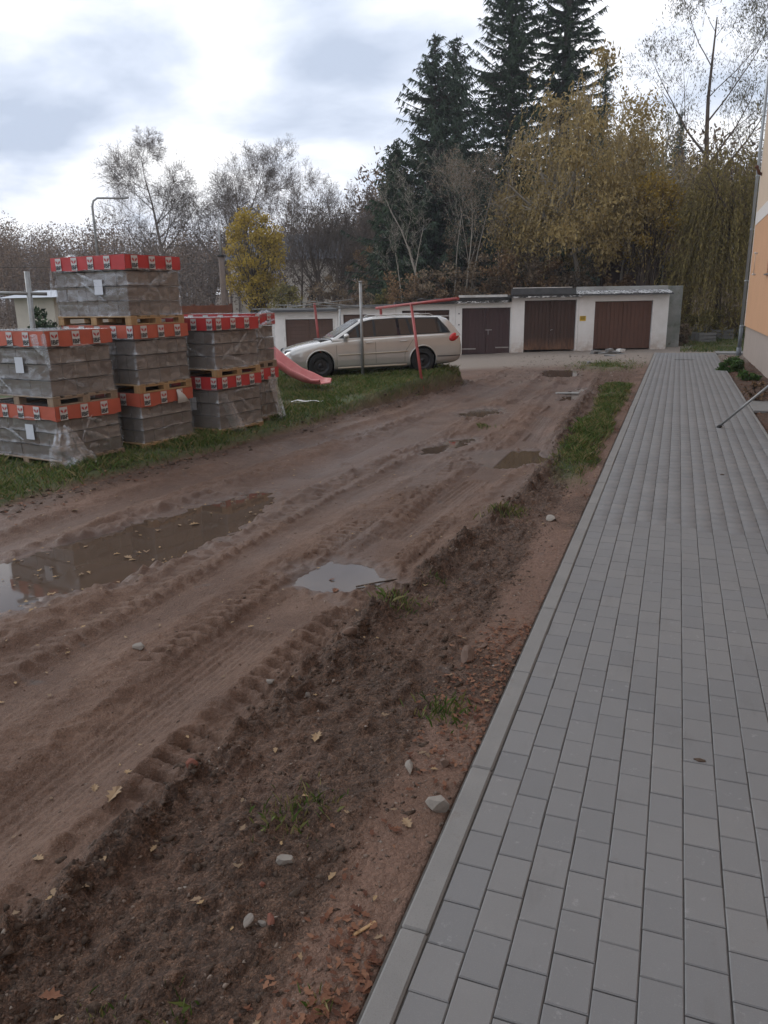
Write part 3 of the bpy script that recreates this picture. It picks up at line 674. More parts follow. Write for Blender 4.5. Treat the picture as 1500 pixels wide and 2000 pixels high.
# concrete wall beyond the end garage
t = NT('mossy_concrete'); c = t.mix(t.rng(t.noise(1.8, 6, .65), .35, .7, 0, 1), (.17, .185, .165), (.30, .30, .285)); c = t.mix(t.rng(t.noise(3.0, 5, .6), .58, .7, 0, .8), c, (.09, .10, .06))
t.set(Base_Color=c, Roughness=.92); t.bump(t.noise(20, 5, .6), .5, .02)
cw = empty('concrete_wall', gpt(.12, 1.4, 0), GROT, 'grey mossy concrete wall panel standing beyond the end garage', 'wall')
mb = MB(); mb.cbox(.0, .95, 0, .16, -.2, 2.55, .015); mb.build('panel', MATS['mossy_concrete'], cw)
mb = MB(); mb.cbox(-.09, -.004, -.05, .2, -.2, 2.2, .01); mb.build('post', MATS['mossy_concrete'], cw)
# ================================================================== WRAPPED PALLETS OF CONCRETE BLOCKS
t = NT('block_concrete'); oi = t.rand()
c = t.ramp(oi, [(0, (.140, .104, .082)), (.5, (.188, .146, .116)), (1, (.165, .134, .112))])
c = t.mix(t.rng(t.noise(12, 5, .65), .35, .7, 0, .5), c, (.155, .128, .105)); c = t.mix(t.rng(t.noise(90, 3, .7), .55, .75, 0, .4), c, (.30, .275, .25))
t.set(Base_Color=c, Roughness=.92); t.bump(t.noise(120, 4, .7), .4, .004)
wood('pallet_wood', (.40, .245, .115), .25); wood('pallet_wood_grey', (.30, .215, .145), .25)
def film(name, tint, lo, hi, sc=7, white=(.72, .74, .76)):
    t = NT(name); t.n.remove(t.p)
    w = t.noise(sc, 6, .65, dist=1.6, stretch=(1, 1, 1.6)); fine = t.noise(sc*4, 4, .6, dist=1.0)
    fac = t.rng(w, .38, .72, lo, hi)
    tr = t.node('ShaderNodeBsdfTransparent'); tr.inputs[0].default_value = (*tint, 1)
    gl = t.node('ShaderNodeBsdfGlossy'); gl.inputs['Roughness'].default_value = .11; gl.inputs['Color'].default_value = (.85, .87, .9, 1)
    df = t.node('ShaderNodeBsdfDiffuse'); df.inputs[0].default_value = (*white, 1)
    bp = t.node('ShaderNodeBump'); bp.inputs['Strength'].default_value = .42; bp.inputs['Distance'].default_value = .02
    t.l.new(t.math('ADD', w, t.math('MULTIPLY', fine, .35)), bp.inputs['Height']); t.l.new(bp.outputs[0], gl.inputs['Normal']); t.l.new(bp.outputs[0], df.inputs['Normal'])
    m1 = t.node('ShaderNodeMixShader'); m1.inputs[0].default_value = .60; t.l.new(df.outputs[0], m1.inputs[1]); t.l.new(gl.outputs[0], m1.inputs[2])
    m2 = t.node('ShaderNodeMixShader'); t.l.new(fac, m2.inputs[0]); t.l.new(tr.outputs[0], m2.inputs[1]); t.l.new(m1.outputs[0], m2.inputs[2]); t.l.new(m2.outputs[0], t.out.inputs[0])
    return t.m
film('stretch_film', (.94, .95, .96), .03, .36, 4); film('loose_film', (.95, .96, .97), .08, .60, 11); film('fold_film', (.95, .96, .97), .04, .45, 16)
simple('band_red', (.46, .036, .036), .42, var=.12, scale=5, bump=.25, bscale=18); simple('band_red_hazed', (.47, .105, .062), .45, var=.12, scale=5, bump=.25, bscale=18)  # second band colour: same red with the overlying film's haze mixed in
simple('print_white', (.56, .55, .53), .5, var=.08, bump=.1, bscale=18); simple('print_black', (.022, .025, .03), .5, var=.1, bump=0); simple('print_red', (.42, .03, .035), .5, var=.1, bump=0)
simple('paper_sheet', (.60, .62, .66), .6, var=.06, bump=.1)
_txt = D.curves.new('logo_text', 'FONT'); _txt.body = 'IBF'; _txt.size = .092; _txt.align_x = 'CENTER'; _txt.offset = .0035
_to = D.objects.new('logo_text', _txt); COL.objects.link(_to); bpy.context.view_layer.update()
LOGO_TXT = D.meshes.new_from_object(_to.evaluated_get(bpy.context.evaluated_depsgraph_get())); D.objects.remove(_to); LOGO_TXT.materials.clear(); LOGO_TXT.materials.append(MATS['print_black'])
mb = MB(); mb.add([(-.060,-.088,0),(.060,-.088,0),(.060,.088,0),(-.060,.088,0)], [(0,1,2,3)]); LOGO_SQ = mb.mesh('logo_square'); LOGO_SQ.materials.append(MATS['print_white'])
mb = MB()
for sgn in (-1, 1):
    pts = [(.004, .004), (.012, .050), (.020, .030), (.028, .050), (.040, .048), (.042, .028), (.020, .012)]
    pts = [(sgn*x*1.15, y*1.35, 0) for x, y in pts]; mb.add(pts, [tuple(range(7)) if sgn < 0 else tuple(reversed(range(7)))])
LOGO_BIRD = mb.mesh('logo_mark'); LOGO_BIRD.materials.append(MATS['print_red'])
BLK = {}
def block_mesh(w, d, h):
    k = (round(w, 3), round(d, 3), round(h, 3))
    if k not in BLK:
        m = MB(); m.cbox(-w/2, w/2, -d/2, d/2, 0, h, .004); BLK[k] = m.mesh('block'); BLK[k].materials.append(MATS['block_concrete'])
    return BLK[k]
def crumple(nx, ny, f):
    """sheet of (nx+1)x(ny+1) points f(u,v)->xyz"""
    vs = [f(i/nx, j/ny) for j in range(ny+1) for i in range(nx+1)]
    fs = [(j*(nx+1)+i, j*(nx+1)+i+1, (j+1)*(nx+1)+i+1, (j+1)*(nx+1)+i) for j in range(ny) for i in range(nx)]
    m = MB(); m.add(vs, fs, True); return m
NOI = lambda x, y, s=0, f=4: float(fbm(np.array([x]), np.array([y]), f, 3, s)[0])
def pallet_load(x, y, z, yaw, label, band, seed, sheet=False, wood_m='pallet_wood', lay=4, bandh=.185, dz=.9, wide=1.48, deep=1.04, tilt=0.0):
    """x,y: corner where the road face (+x) meets the camera face (-y)"""
    rr = random.Random(seed)
    o = empty('wrapped_block_pallet', (x, y, z), R(yaw), label, 'block pallet', 'pallets of blocks stacked on the verge'); o.rotation_euler.x = R(tilt)
    ph = .135
    p = empty('pallet', (0, 0, 0)); p.parent = o
    def child(name, m, loc=(0, 0, 0)):
        k = D.objects.new(name, m); COL.objects.link(k); k.parent = p; k.location = loc; return k
    w0 = -wide-.03
    key = 'pal%s%.2f%.2f' % (wood_m, wide, deep)
    if key not in BLK:
        a = MB(); a.cbox(w0, .03, 0, .125, 0, .022, .003); b_ = MB(); b_.cbox(0, .12, 0, deep+.05, 0, .022, .003); c_ = MB(); c_.cbox(0, .12, 0, .12, 0, .078, .003)
        BLK[key] = tuple(m.mesh('pallet_piece') for m in (a, b_, c_)); [m.materials.append(MATS[wood_m]) for m in BLK[key]]
    A_, B_, C_ = BLK[key]
    for k in range(6): child('top_board', A_, (0, -.025+k*(deep-.075)/5, ph-.024+rr.uniform(-.002, .002)))
    for xx in (w0, w0/2-.045, -.09):
        child('stringer', B_, (xx, -.025, ph-.047)); child('bottom_board', B_, (xx, -.025, 0))
        for yy in (-.025, deep/2-.06, deep-.095): child('pallet_foot', C_, (xx, yy, .0225))
    H_ = dz-ph; lh = H_/lay; nb = 7; md = 5
    bw = wide/nb; bd = deep/md
    # blocks of the two faces that show; the others inside and behind are one mass
    for l in range(lay):
        zz = ph+l*lh; sx = rr.uniform(-.012, .012); sy = rr.uniform(-.010, .010)
        for k in range(nb):
            ob = D.objects.new('block', block_mesh(bw-.003, bd-.003, lh-.014)); COL.objects.link(ob); ob.parent = o
            ob.location = (-wide+bw*(k+.5)+sx+rr.uniform(-.003, .003), bd/2+sy+rr.uniform(-.006, .004), zz+.004); ob.rotation_euler = (0, 0, rr.uniform(-.012, .012))
        for k in range(1, md):
            ob = D.objects.new('block', block_mesh(bw-.003, bd-.003, lh-.014)); COL.objects.link(ob); ob.parent = o
            ob.location = (-bw/2+sx+rr.uniform(-.004, .006), bd*(k+.5)+sy+rr.uniform(-.003, .003), zz+.004); ob.rotation_euler = (0, 0, rr.uniform(-.012, .012))
    m = MB()
    for l in range(lay):
        for a in range(nb-1):
            for b in range(1, md): m.box(-wide+bw*a+.003, -wide+bw*(a+1)-.003, bd*b+.003, bd*(b+1)-.003, ph+l*lh+.004, ph+(l+1)*lh-.008)
    tag(m.build('inner_blocks', MATS['block_concrete'], o), kind='stuff')
    # film: tight skin with folds that pinches in at each layer joint
    f = .020
    def skin(u, v):
        zz = ph-.01+v*(H_+.02); fr_ = (v*lay) % 1.0; pin = -.026*max(0, 1-fr_*3.2)**1.5*max(.1, .75+1.3*NOI(u*9+seed, math.floor(v*lay)*3.7, 6, 1.0))+.004
        t_ = u*4; k = int(min(3, t_)); w = t_-k
        c4 = [(-wide-f, -f), (f, -f), (f, deep+f), (-wide-f, deep+f), (-wide-f, -f)]
        xx = c4[k][0]*(1-w)+c4[k+1][0]*w; yy = c4[k][1]*(1-w)+c4[k+1][1]*w
        nn = .020*NOI(t_*1.2+seed*3.1, v*1.6, 3, 2.0)+.006*NOI(t_*4+seed, v*7, 5, 2.0)-pin
        dx, dy = ((0, -1), (1, 0), (0, 1), (-1, 0))[k]
        return (xx+dx*nn, yy+dy*nn, zz)
    fm = crumple(72, 40, skin)
    fm.build('film', MATS['stretch_film'], o)
    tp = crumple(10, 10, lambda u, v: (-wide-f+u*(wide+2*f), -f+v*(deep+2*f), ph+H_+.012+.012*NOI(u*3+seed, v*3, 7, 2)))
    tp.build('top_sheet', MATS['loose_film'], o)
    # printed band round the top
    zb = ph+H_-bandh-.005
    def bandsheet(x0, y0, x1, y1, nx, s):
        L_ = math.hypot(x1-x0, y1-y0); ox, oy = (y1-y0)/L_, -(x1-x0)/L_
        def fn(u, v):
            sag = .030*NOI(u*3+s, 0, 11, 1.5)*(1-v); nn = .009*NOI(u*7+s, v*1.5, 13, 2.0)+.003
            return (x0+(x1-x0)*u+ox*nn, y0+(y1-y0)*u+oy*nn, zb+sag+v*(bandh+.012))
        return crumple(nx, 3, fn)
    g = .031
    faces = [((-wide-g, -g), (g, -g)), ((g, -g), (g, deep+g))]
    for fi, (p0, p1) in enumerate(faces):
        bo = bandsheet(*p0, *p1, 16, seed+fi*5).build('printed_band', MATS[band], o)
        L_ = math.hypot(p1[0]-p0[0], p1[1]-p0[1]); ang = 0 if fi == 0 else math.pi/2
        n = int(L_/.33); ph0 = rr.uniform(.10, .2)
        for k in range(n+1):
            d = ph0+k*.34
            if d > L_-.06: break
            px_, py_ = p0[0]+(p1[0]-p0[0])*d/L_, p0[1]+(p1[1]-p0[1])*d/L_; ox, oy = (0, -1) if fi == 0 else (1, 0)
            for nm, me_, off, dzz in (('logo_panel', LOGO_SQ, .014, 0), ('logo_mark', LOGO_BIRD, .0165, 0), ('logo_text', LOGO_TXT, .0165, -.072)):
                ob = D.objects.new(nm, me_); COL.objects.link(ob); ob.parent = bo
                ob.location = (px_+ox*off, py_+oy*off, zb+bandh/2+.004+dzz); ob.rotation_euler = (math.pi/2, 0, ang)
                if nm != 'logo_panel': ob.scale = (1, .85, 1)
    for k in range(5):          # gathered folds of film running slantwise over the faces
        fr_ = rr.random() < .65; a0 = rr.uniform(.02, .5)*(deep if fr_ else wide); a1 = a0+rr.uniform(.25, .8)*(deep if fr_ else wide)*.7; a1 = min(a1, (deep if fr_ else wide)-.02); z0_ = ph+H_*rr.uniform(.15, .75); z1_ = ph+H_*rr.uniform(.05, .78); wd = rr.uniform(.02, .07)
        def fold(u, v, fr_=fr_, a0=a0, a1=a1, z0_=z0_, z1_=z1_, wd=wd, k=k):
            a_ = a0+(a1-a0)*u; off = .040+.012*math.sin(v*3.14)+.006*NOI(u*6, k*2.0, 35, 1.5); zz = z0_+(z1_-z0_)*u+(v-.5)*wd*(.4+math.sin(u*3.14))+.02*NOI(u*4+seed, k*1.7, 36, 1.5)
            return (off, a_, zz) if fr_ else (-wide+a_, -off, zz)
        crumple(16, 3, fold).build('film_crease', MATS['fold_film'], o)
    if sheet:
        m = crumple(4, 4, lambda u, v: (-.62+u*.17, -.048+.004*NOI(u*2, v*2, 17, 2), ph+H_*.36+v*.21)); m.build('label_sheet', MATS['paper_sheet'], o)
    return o
def flap(o, name, f, nx=12, ny=12): return crumple(nx, ny, f).build(name, MATS['loose_film'], o)
YAW = -9.0
def lz(x, y): return float(gz(x, y))
zA = lz(-7.6, 8.5)-.06; zB = lz(-7.3, 9.9)-.06; zC_ = lz(-6.8, 11.3)-.06; zD = lz(-6.9, 12.4)-.05
A1 = pallet_load(-7.69, 7.93, zA, YAW, 'haze-tinted red banded block pallet on the grass with film skirt flaring at its corner', 'band_red_hazed', 1, True, 'pallet_wood_grey', dz=.86)
A2 = pallet_load(-7.70, 7.92, zA+.862, YAW, 'upper haze-tinted red banded block pallet standing on the flared-skirt one', 'band_red_hazed', 2, True, 'pallet_wood_grey', dz=.98)
B1 = pallet_load(-7.38, 9.30, zB, YAW, 'lower haze-tinted red banded block pallet with torn white paper flap on its band', 'band_red_hazed', 3, False, 'pallet_wood', dz=.88)
B2 = pallet_load(-7.37, 9.29, zB+.882, YAW, 'haze-tinted red banded block pallet directly under the topmost red banded one', 'band_red_hazed', 4, False, 'pallet_wood', dz=.98)
T1 = pallet_load(-7.38, 9.27, zB+1.868, YAW+1, 'topmost red banded block pallet, third of its stack', 'band_red', 5, True, 'pallet_wood', dz=.97)
C1 = pallet_load(-6.91, 10.66, zC_, YAW-1, 'lower red banded block pallet whose film trails onto the grass', 'band_red', 6, True, 'pallet_wood', dz=.98)
C2 = pallet_load(-6.90, 10.65, zC_+.982, YAW-1, 'upper red banded block pallet on bright new pallet boards', 'band_red', 7, False, 'pallet_wood', dz=.93)
D1 = pallet_load(-6.93, 11.93, zD, YAW+2, 'lower block pallet with shredded film beside the red slide', 'band_red', 8, False, 'pallet_wood_grey', dz=.98, deep=.62)
D2 = pallet_load(-6.94, 11.92, zD+.982, YAW+2, 'upper block pallet with bunched film over its corner beside the slide', 'band_red', 9, False, 'pallet_wood_grey', dz=.95, deep=.62)
# loose film: skirt at the corner of A1, trails of C1 and D1, bunched corner of D2, tatter of T1, torn paper on B1
flap(A1, 'film_skirt', lambda u, v: (.03+(.02+.20*v)*math.sin(u*2.6)-.05*math.cos(u*14+3*v)*v+.03*NOI(u*5, v*3, 18, 2), -.06+u*(.20+.34*v)-.24*v*(1-u)+.02*math.sin(v*9), .60-.56*v+.05*NOI(u*6, v*3, 19, 2)), 26, 20)
flap(A2, 'film_fold', lambda u, v: (-.25+u*.34+.03*v, -.045-.02*math.sin(u*9), .95-.36*v*(.3+u)+.02*NOI(u*3, v*3, 20, 2)))
flap(C1, 'film_skirt', lambda u, v: (.03+.05*math.sin(u*5)+.15*v*u, .0+.26*u+.24*v, .72-.66*v+.02*NOI(u*4, v*4, 22, 2)))
flap(D1, 'film_skirt', lambda u, v: (.03+.06*math.sin(u*7)*v+.16*v, .30+.26*u+.10*v*(1-u), .86-.82*v+.02*NOI(u*4, v*4, 23, 2)))
flap(D2, 'film_bunch', lambda u, v: (.04+.03*math.sin(v*8), .10+u*.5, .96-.26*v*(1-.5*u)+.05*math.sin(u*3.1)*(1-v)+.02*NOI(u*4, v*4, 24, 2)))
flap(D2, 'film_bunch', lambda u, v: (-.15+u*.22, .52+.10*v+.02*math.sin(u*6), .93+.10*math.sin(u*3.14)*(1-v)-.16*v))
flap(T1, 'film_tatter', lambda u, v: (-1.50-.02*u-.12*v*u, -.04-.03*math.sin(u*5), .84-.34*v-.10*u*v+.01*NOI(u*4, v*4, 25, 2)))
flap(T1, 'film_bunch', lambda u, v: (-1.25+u*.22, -.03+.14*v, .965+.055*math.sin(u*3.14)*math.sin(v*3.14)+.01*NOI(u*4, v*4, 26, 2)))
crumple(5, 5, lambda u, v: (.045+.03*math.sin(v*3), .70+u*.26*(.25+.75*v), .86-.20*v+.01*NOI(u*3, v*3, 27, 2))).build('torn_paper', MATS['print_white'], B1)
# ================================================================== ESTATE CAR
t = NT('car_paint'); t.set(Base_Color=(.50, .425, .325), Metallic=.40, Roughness=.25); t.p.inputs['Coat Weight'].default_value = 1.0; t.p.inputs['Coat Roughness'].default_value = .08
t.bump(t.noise(900, 2, .5), .03, .001)
c = t.mix(t.rng(t.noise(3, 5, .6), .45, .75, 0, .30), (.50, .485, .455), (.42, .40, .37)); t.put(t.p.inputs['Base Color'], c)
simple('trim_beige', (.44, .38, .30), .45, .2, var=.06, bump=0)
simple('tyre_rubber', (.018, .018, .018), .85, var=.3, scale=20); simple('wheel_steel', (.028, .028, .030), .5, .4, var=.2); simple('black_plastic', (.02, .02, .021), .6, var=.2, bump=.1)
t = NT('car_glass'); t.set(Base_Color=(.022, .026, .03), Roughness=.03, IOR=1.5); t.p.inputs['Specular IOR Level'].default_value = 1.0
t = NT('windscreen_glass'); t.set(Base_Color=(.42, .45, .48), Roughness=.09, Metallic=.45); t.p.inputs['Specular IOR Level'].default_value = 1.0  # pale metallic base puts the sky's reflection into the glass colour
t = NT('tail_red'); t.set(Base_Color=(.55, .02, .02), Roughness=.12); t.p.inputs['Coat Weight'].default_value = .5
t = NT('lamp_glass'); t.set(Base_Color=(.42, .44, .46), Roughness=.12, Metallic=.4)
def sm_interp(xs, tab, col):
    xp = np.array([r[0] for r in tab][::-1]); fp = np.array([r[col] for r in tab][::-1])
    m = np.gradient(fp, xp); xs = np.asarray(xs, float); i = np.clip(np.searchsorted(xp, xs)-1, 0, len(xp)-2); h = xp[i+1]-xp[i]; u = (xs-xp[i])/h
    # monotone cubic
    d = np.diff(fp)/np.diff(xp); mm = np.zeros(len(fp)); mm[0] = d[0]; mm[-1] = d[-1]
    for k in range(1, len(fp)-1): mm[k] = 0 if d[k-1]*d[k] <= 0 else 2*d[k-1]*d[k]/(d[k-1]+d[k])
    return (2*u**3-3*u**2+1)*fp[i]+(u**3-2*u**2+u)*h*mm[i]+(-2*u**3+3*u**2)*fp[i+1]+(u**3-u**2)*h*mm[i+1]
#        x     zb    zs    zt    hw
CT = [(2.27, .34, .52, .56, .50), (2.22, .25, .60, .66, .66), (2.05, .19, .69, .755, .79), (1.75, .175, .775, .84, .845), (1.335, .17, .85, .91, .865), (1.0, .17, .895, .955, .868),
      (.5, .17, .925, .955, .87), (-.4, .17, .945, .965, .87), (-1.335, .175, .965, .98, .868), (-1.9, .19, .97, .985, .855), (-2.2, .22, .965, .98, .82), (-2.36, .28, .93, .95, .77), (-2.42, .38, .66, .70, .70)]
def half_section(zb, zs, zt, hw):
    return _fine([(hw*.80, zb), (hw*.93, zb+.035), (hw*.985, zb+.12), (hw, zb+.26), (hw*.997, (zb+zs)/2+.10), (hw*.985, zs-.09), (hw*.955, zs-.02), (hw*.90, zs+.012)], zb, zs, zt, hw)
def _fine(p, zb, zs, zt, hw):
    z = np.array([q[1] for q in p]); y = np.array([q[0] for q in p]); u = np.concatenate([[z[0]], np.linspace(z[1], z[-2], 26), [z[-1]]]); w = np.interp(u, z, y)
    return [(0, zb)]+list(zip(w.tolist(), u.tolist()))+[ (hw*.72, zs+(zt-zs)*.55), (hw*.42, zs+(zt-zs)*.88), (0, zt)]
def side_y(x, z):
    zb, zs, zt, hw = [float(sm_interp([x], CT, k)[0]) for k in (1, 2, 3, 4)]
    hs = half_section(zb, zs, zt, hw)[1:29]; return float(np.interp(z, [p[1] for p in hs], [p[0] for p in hs]))
def car_body():
    xs = np.concatenate([np.linspace(2.27, 2.0, 8), np.linspace(1.975, -2.13, 164), np.linspace(-2.16, -2.42, 9)])
    P4 = [sm_interp(xs, CT, k) for k in (1, 2, 3, 4)]; V = []; n = None
    for i, x in enumerate(xs):
        h = half_section(*[p[i] for p in P4]); ring = h + [(-y, z) for y, z in h[-2:0:-1]]; n = len(ring); V += [(x, y, z) for y, z in ring]
    Fc = []
    for i in range(len(xs)-1):
        for k in range(n): Fc.append((i*n+k, (i+1)*n+k, (i+1)*n+(k+1) % n, i*n+(k+1) % n))
    Fc.append(tuple(range(n))); Fc.append(tuple(reversed(range((len(xs)-1)*n, len(xs)*n))))
    m = MB(); m.add(V, Fc, True); return m
ROOF = [(1.02, .955), (.62, 1.185), (.22, 1.405), (-.1, 1.452), (-.7, 1.468), (-1.4, 1.45), (-1.9, 1.405), (-2.05, 1.36), (-2.22, 1.17), (-2.36, .955)]
def roof_z(x): return float(np.interp(x, [p[0] for p in ROOF][::-1], [p[1] for p in ROOF][::-1]))
def gh_y(z): return .815-(z-.94)*.40
def build_car():
    F0 = gp(625, 738, .28); F0[2] = lz(F0[0], F0[1])
    F0 = gp(625, 738, F0[2]); dv = ray(828, 724); dv = dv[:2]/np.linalg.norm(dv[:2]); k = F0[:2]@dv; perp = math.sqrt(max(0, F0[:2]@F0[:2]-k*k)); tt = k+math.sqrt(max(.01, 2.67**2-perp**2))
    R0 = dv*tt; zr = lz(*R0)
    hx, hy = (F0[:2]-R0)/np.linalg.norm(F0[:2]-R0); yaw = math.atan2(hy, hx); mid = (F0[:2]+R0)/2; left = np.array([-hy, hx]); ctr = mid-left*.76
    o = empty('estate_car', (ctr[0], ctr[1], (F0[2]+zr)/2-.012), yaw, 'champagne metallic estate car with black steel wheels parked on the grass', 'car')
    o.rotation_euler.y = math.atan2(zr-F0[2], 2.67)
    o.scale = (.975, .975, .975)
    body = car_body().build('body', MATS['car_paint'], o)
    bm = bmesh.new(); bm.from_mesh(body.data); bmesh.ops.remove_doubles(bm, verts=bm.verts, dist=1e-5)
    kill = [f for f in bm.faces if abs(f.calc_center_median().y) > .55 and any((f.calc_center_median().x-xw)**2+(f.calc_center_median().z-.335)**2 < .352**2 for xw in (1.335, -1.335))]
    bmesh.ops.delete(bm, geom=kill, context='FACES'); bmesh.ops.recalc_face_normals(bm, faces=bm.faces); bm.to_mesh(body.data); bm.free()
    for xw in (1.335, -1.335):
        for s in (1, -1):
            m = MB(); m.tube([(xw+.362*math.cos(a), s*(side_y(xw+.362*math.cos(a), max(.22, .335+.362*math.sin(a)))-.004), .335+.362*math.sin(a)) for a in np.linspace(-.35, math.pi+.35, 28)], .020, 8); m.build('arch_lip', MATS['car_paint'], o)
    # cabin
    xs = np.concatenate([np.linspace(1.02, .22, 9), np.linspace(.14, -1.9, 20), np.linspace(-1.95, -2.36, 10)]); V = []; Fc = []; n = 11
    for x in xs:
        zr_ = roof_z(x); ze = max(.93, zr_-.055); ye = gh_y(ze); zc = zr_
        h = [(gh_y(.90), .90), (gh_y(.93), .93), (ye, ze), (ye-.045, (ze+zc)/2+.012), (ye*.6, zc-.004), (0, zc)]
        ring = h+[(-y, z) for y, z in h[-2::-1]]; V += [(x, y, z) for y, z in ring]
    for i in range(len(xs)-1):
        for k in range(n-1): Fc.append((i*n+k, (i+1)*n+k, (i+1)*n+k+1, i*n+k+1))
    m = MB(); m.add(V, Fc, True); cab = m.build('cabin', MATS['car_paint'], o)
    def side_panel(name, poly, mat, off, s, th=0):
        m = MB(); pts = [(x, s*(gh_y(z)+off), z) for x, z in poly]; m.add(pts, [tuple(range(len(pts)))]); return m.build(name, mat, cab)
    zb_ = .975
    for s in (1, -1):
        side_panel('window_surround', [(.86, .965), (-2.10, .985), (-2.02, 1.12), (-1.80, 1.385), (-.7, 1.412), (-.05, 1.395), (.22, 1.345)], MATS['black_plastic'], .006, s)
        side_panel('window', [(.74, zb_), (-.06, zb_+.012), (-.06, 1.375), (.20, 1.32)], MATS['car_glass'], .011, s)
        side_panel('window', [(-.12, zb_+.013), (-1.02, zb_+.02), (-.93, 1.375), (-.12, 1.385)], MATS['car_glass'], .011, s)
        side_panel('window', [(-1.09, zb_+.022), (-2.03, zb_+.03), (-1.77, 1.345), (-1.0, 1.375)], MATS['car_glass'], .011, s)
    m = MB(); nrm = Vector((.49, 0, .87)).normalized()*.008
    m.add([Vector(p)+nrm for p in ((.96, .70, .99), (.96, -.70, .99), (.27, -.56, 1.378), (.27, .56, 1.378))], [(0, 1, 2, 3)]); m.build('windscreen', MATS['windscreen_glass'], cab)
    m = MB(); nrm = Vector((-.93, 0, .36)).normalized()*.010
    m.add([Vector(p)+nrm for p in ((-2.08, .54, 1.33), (-2.08, -.54, 1.33), (-2.33, -.68, 1.0), (-2.33, .68, 1.0))], [(0, 1, 2, 3)]); m.build('rear_window', MATS['car_glass'], cab)
    m = MB(); m.cbox(-2.16, -1.95, -.52, .52, 1.385, 1.405, .006); m.build('roof_spoiler', MATS['car_paint'], o)
    m = MB(); m.cbox(.985, 1.30, -.60, .60, .905, .935, .004); m.build('wiper_cowl', MATS['black_plastic'], o)
    # wheels
    ty = MB(); ty.lathe([(.20, -.095), (.27, -.10), (.308, -.085), (.318, -.05), (.318, .05), (.308, .085), (.27, .10), (.20, .095)], 36, 'y'); TYm = ty.mesh('tyre'); TYm.materials.append(MATS['tyre_rubber'])
    rm = MB(); rm.lathe([(.205, .088), (.19, .075), (.17, .045), (.125, .062), (.09, .072), (.06, .05), (.055, .075), (.0, .08)], 28, 'y'); RMm = rm.mesh('rim'); RMm.materials.append(MATS['wheel_steel'])
    for x in (1.335, -1.335):
        for s in (1, -1):
            w = empty('wheel', (x, s*.755, .318)); w.parent = o; w.rotation_euler = (0, 0, 0 if s > 0 else math.pi)
            for nm_, me_ in (('tyre', TYm), ('rim', RMm)): q_ = D.objects.new(nm_, me_); COL.objects.link(q_); q_.parent = w
            m = MB(); m.lathe([(.36, .60), (.36, .80)], 28, 'y', Matrix.Translation((x, 0, .335)) @ Matrix.Diagonal((1, s, 1, 1))); m.build('wheel_arch', MATS['black_plastic'], o)
            m = MB(); m.cbox(x-.40, x-.36, s*.70-.10, s*.70+.10, .16, .40, .01); m.build('mudflap', MATS['black_plastic'], o)
    # lamps, handles, trim
    for s in (1, -1):
        hl = MB(); pr = [(math.sin(a), -math.cos(a)) for a in np.linspace(0, math.pi, 9)]; hl.lathe(pr, 16)
        h_ = hl.build('headlight', MATS['lamp_glass'], o, (2.02, s*.66, .635), (0, R(-12), s*R(-32))); h_.scale = (.20, .07, .075)
        h_ = MB(); h_.lathe(pr, 12); q_ = h_.build('headlight_bezel', MATS['black_plastic'], o, (2.035, s*.655, .632), (0, R(-12), s*R(-32))); q_.scale = (.205, .060, .085)
        tl = MB(); tl.lathe(pr, 16); q_ = tl.build('tail_light', MATS['tail_red'], o, (-2.20, s*.785, .875), (0, R(20), s*R(22))); q_.scale = (.17, .060, .105)
        mi = MB(); mi.lathe(pr, 14); q_ = mi.build('wing_mirror', MATS['car_paint'], o, (.66, s*.93, 1.02)); q_.scale = (.075, .10, .065)
        m = MB(); m.tube([(.66, s*.80, .965), (.66, s*.90, 1.0)], .025, 8); m.build('mirror_stalk', MATS['black_plastic'], o)
        for x0 in (-.02, -.92):
            m = MB(); m.cbox(x0, x0+.18, s*(side_y(x0, .83)+.012)-.018, s*(side_y(x0, .83)+.012)+.018, .82, .85, .008); m.build('door_handle', MATS['car_paint'], o)
        for seam in ([(.92, z) for z in np.linspace(.22, .90, 8)], [(-.09, z) for z in np.linspace(.22, .93, 8)], [(-.85-.30*max(0, (z-.55)/.4), z) for z in np.linspace(.32, .95, 8)]):
            m = MB(); m.tube([(x, s*side_y(x, z), z) for x, z in seam], .0045, 5); m.build('door_seam', MATS['black_plastic'], o)
        m = MB(); m.tube([(x, s*(side_y(x, .565)+.004), .565-.008*x) for x in np.linspace(.88, -.92, 12)], .018, 6); m.build('side_moulding', MATS['trim_beige'], o)
        m = MB(); m.tube([(x, s*(side_y(x, .235)+.003), .235) for x in np.linspace(.90, -.90, 12)], .028, 6); m.build('sill_strip', MATS['trim_beige'], o)
        m = MB(); m.tube([(-1.72, s*side_y(-1.72, .40), .41), (-2.0, s*side_y(-2.0, .40), .40), (-2.2, s*side_y(-2.2, .4), .40), (-2.36, s*side_y(-2.36, .40), .40)], .014, 6); m.build('bumper_line', MATS['black_plastic'], o)
        m = MB(); m.tube([(-.1, s*.555, 1.445), (-.2, s*.555, 1.485), (-1.6, s*.55, 1.475), (-1.7, s*.545, 1.43)], .014, 6); m.build('roof_rail', MATS['car_paint'], o)
    m = MB(); m.cbox(2.15, 2.265, -.38, .38, .40, .50, .01); m.build('grille', MATS['black_plastic'], o)
    m = MB(); m.cbox(2.25, 2.285, -.26, .26, .33, .44, .004); m.build('number_plate', MATS['white_board'], o)
    m = MB(); m.cbox(-2.435, -2.39, -.26, .26, .74, .85, .004); m.build('number_plate', MATS['white_board'], o)
    return o
CAR = build_car()

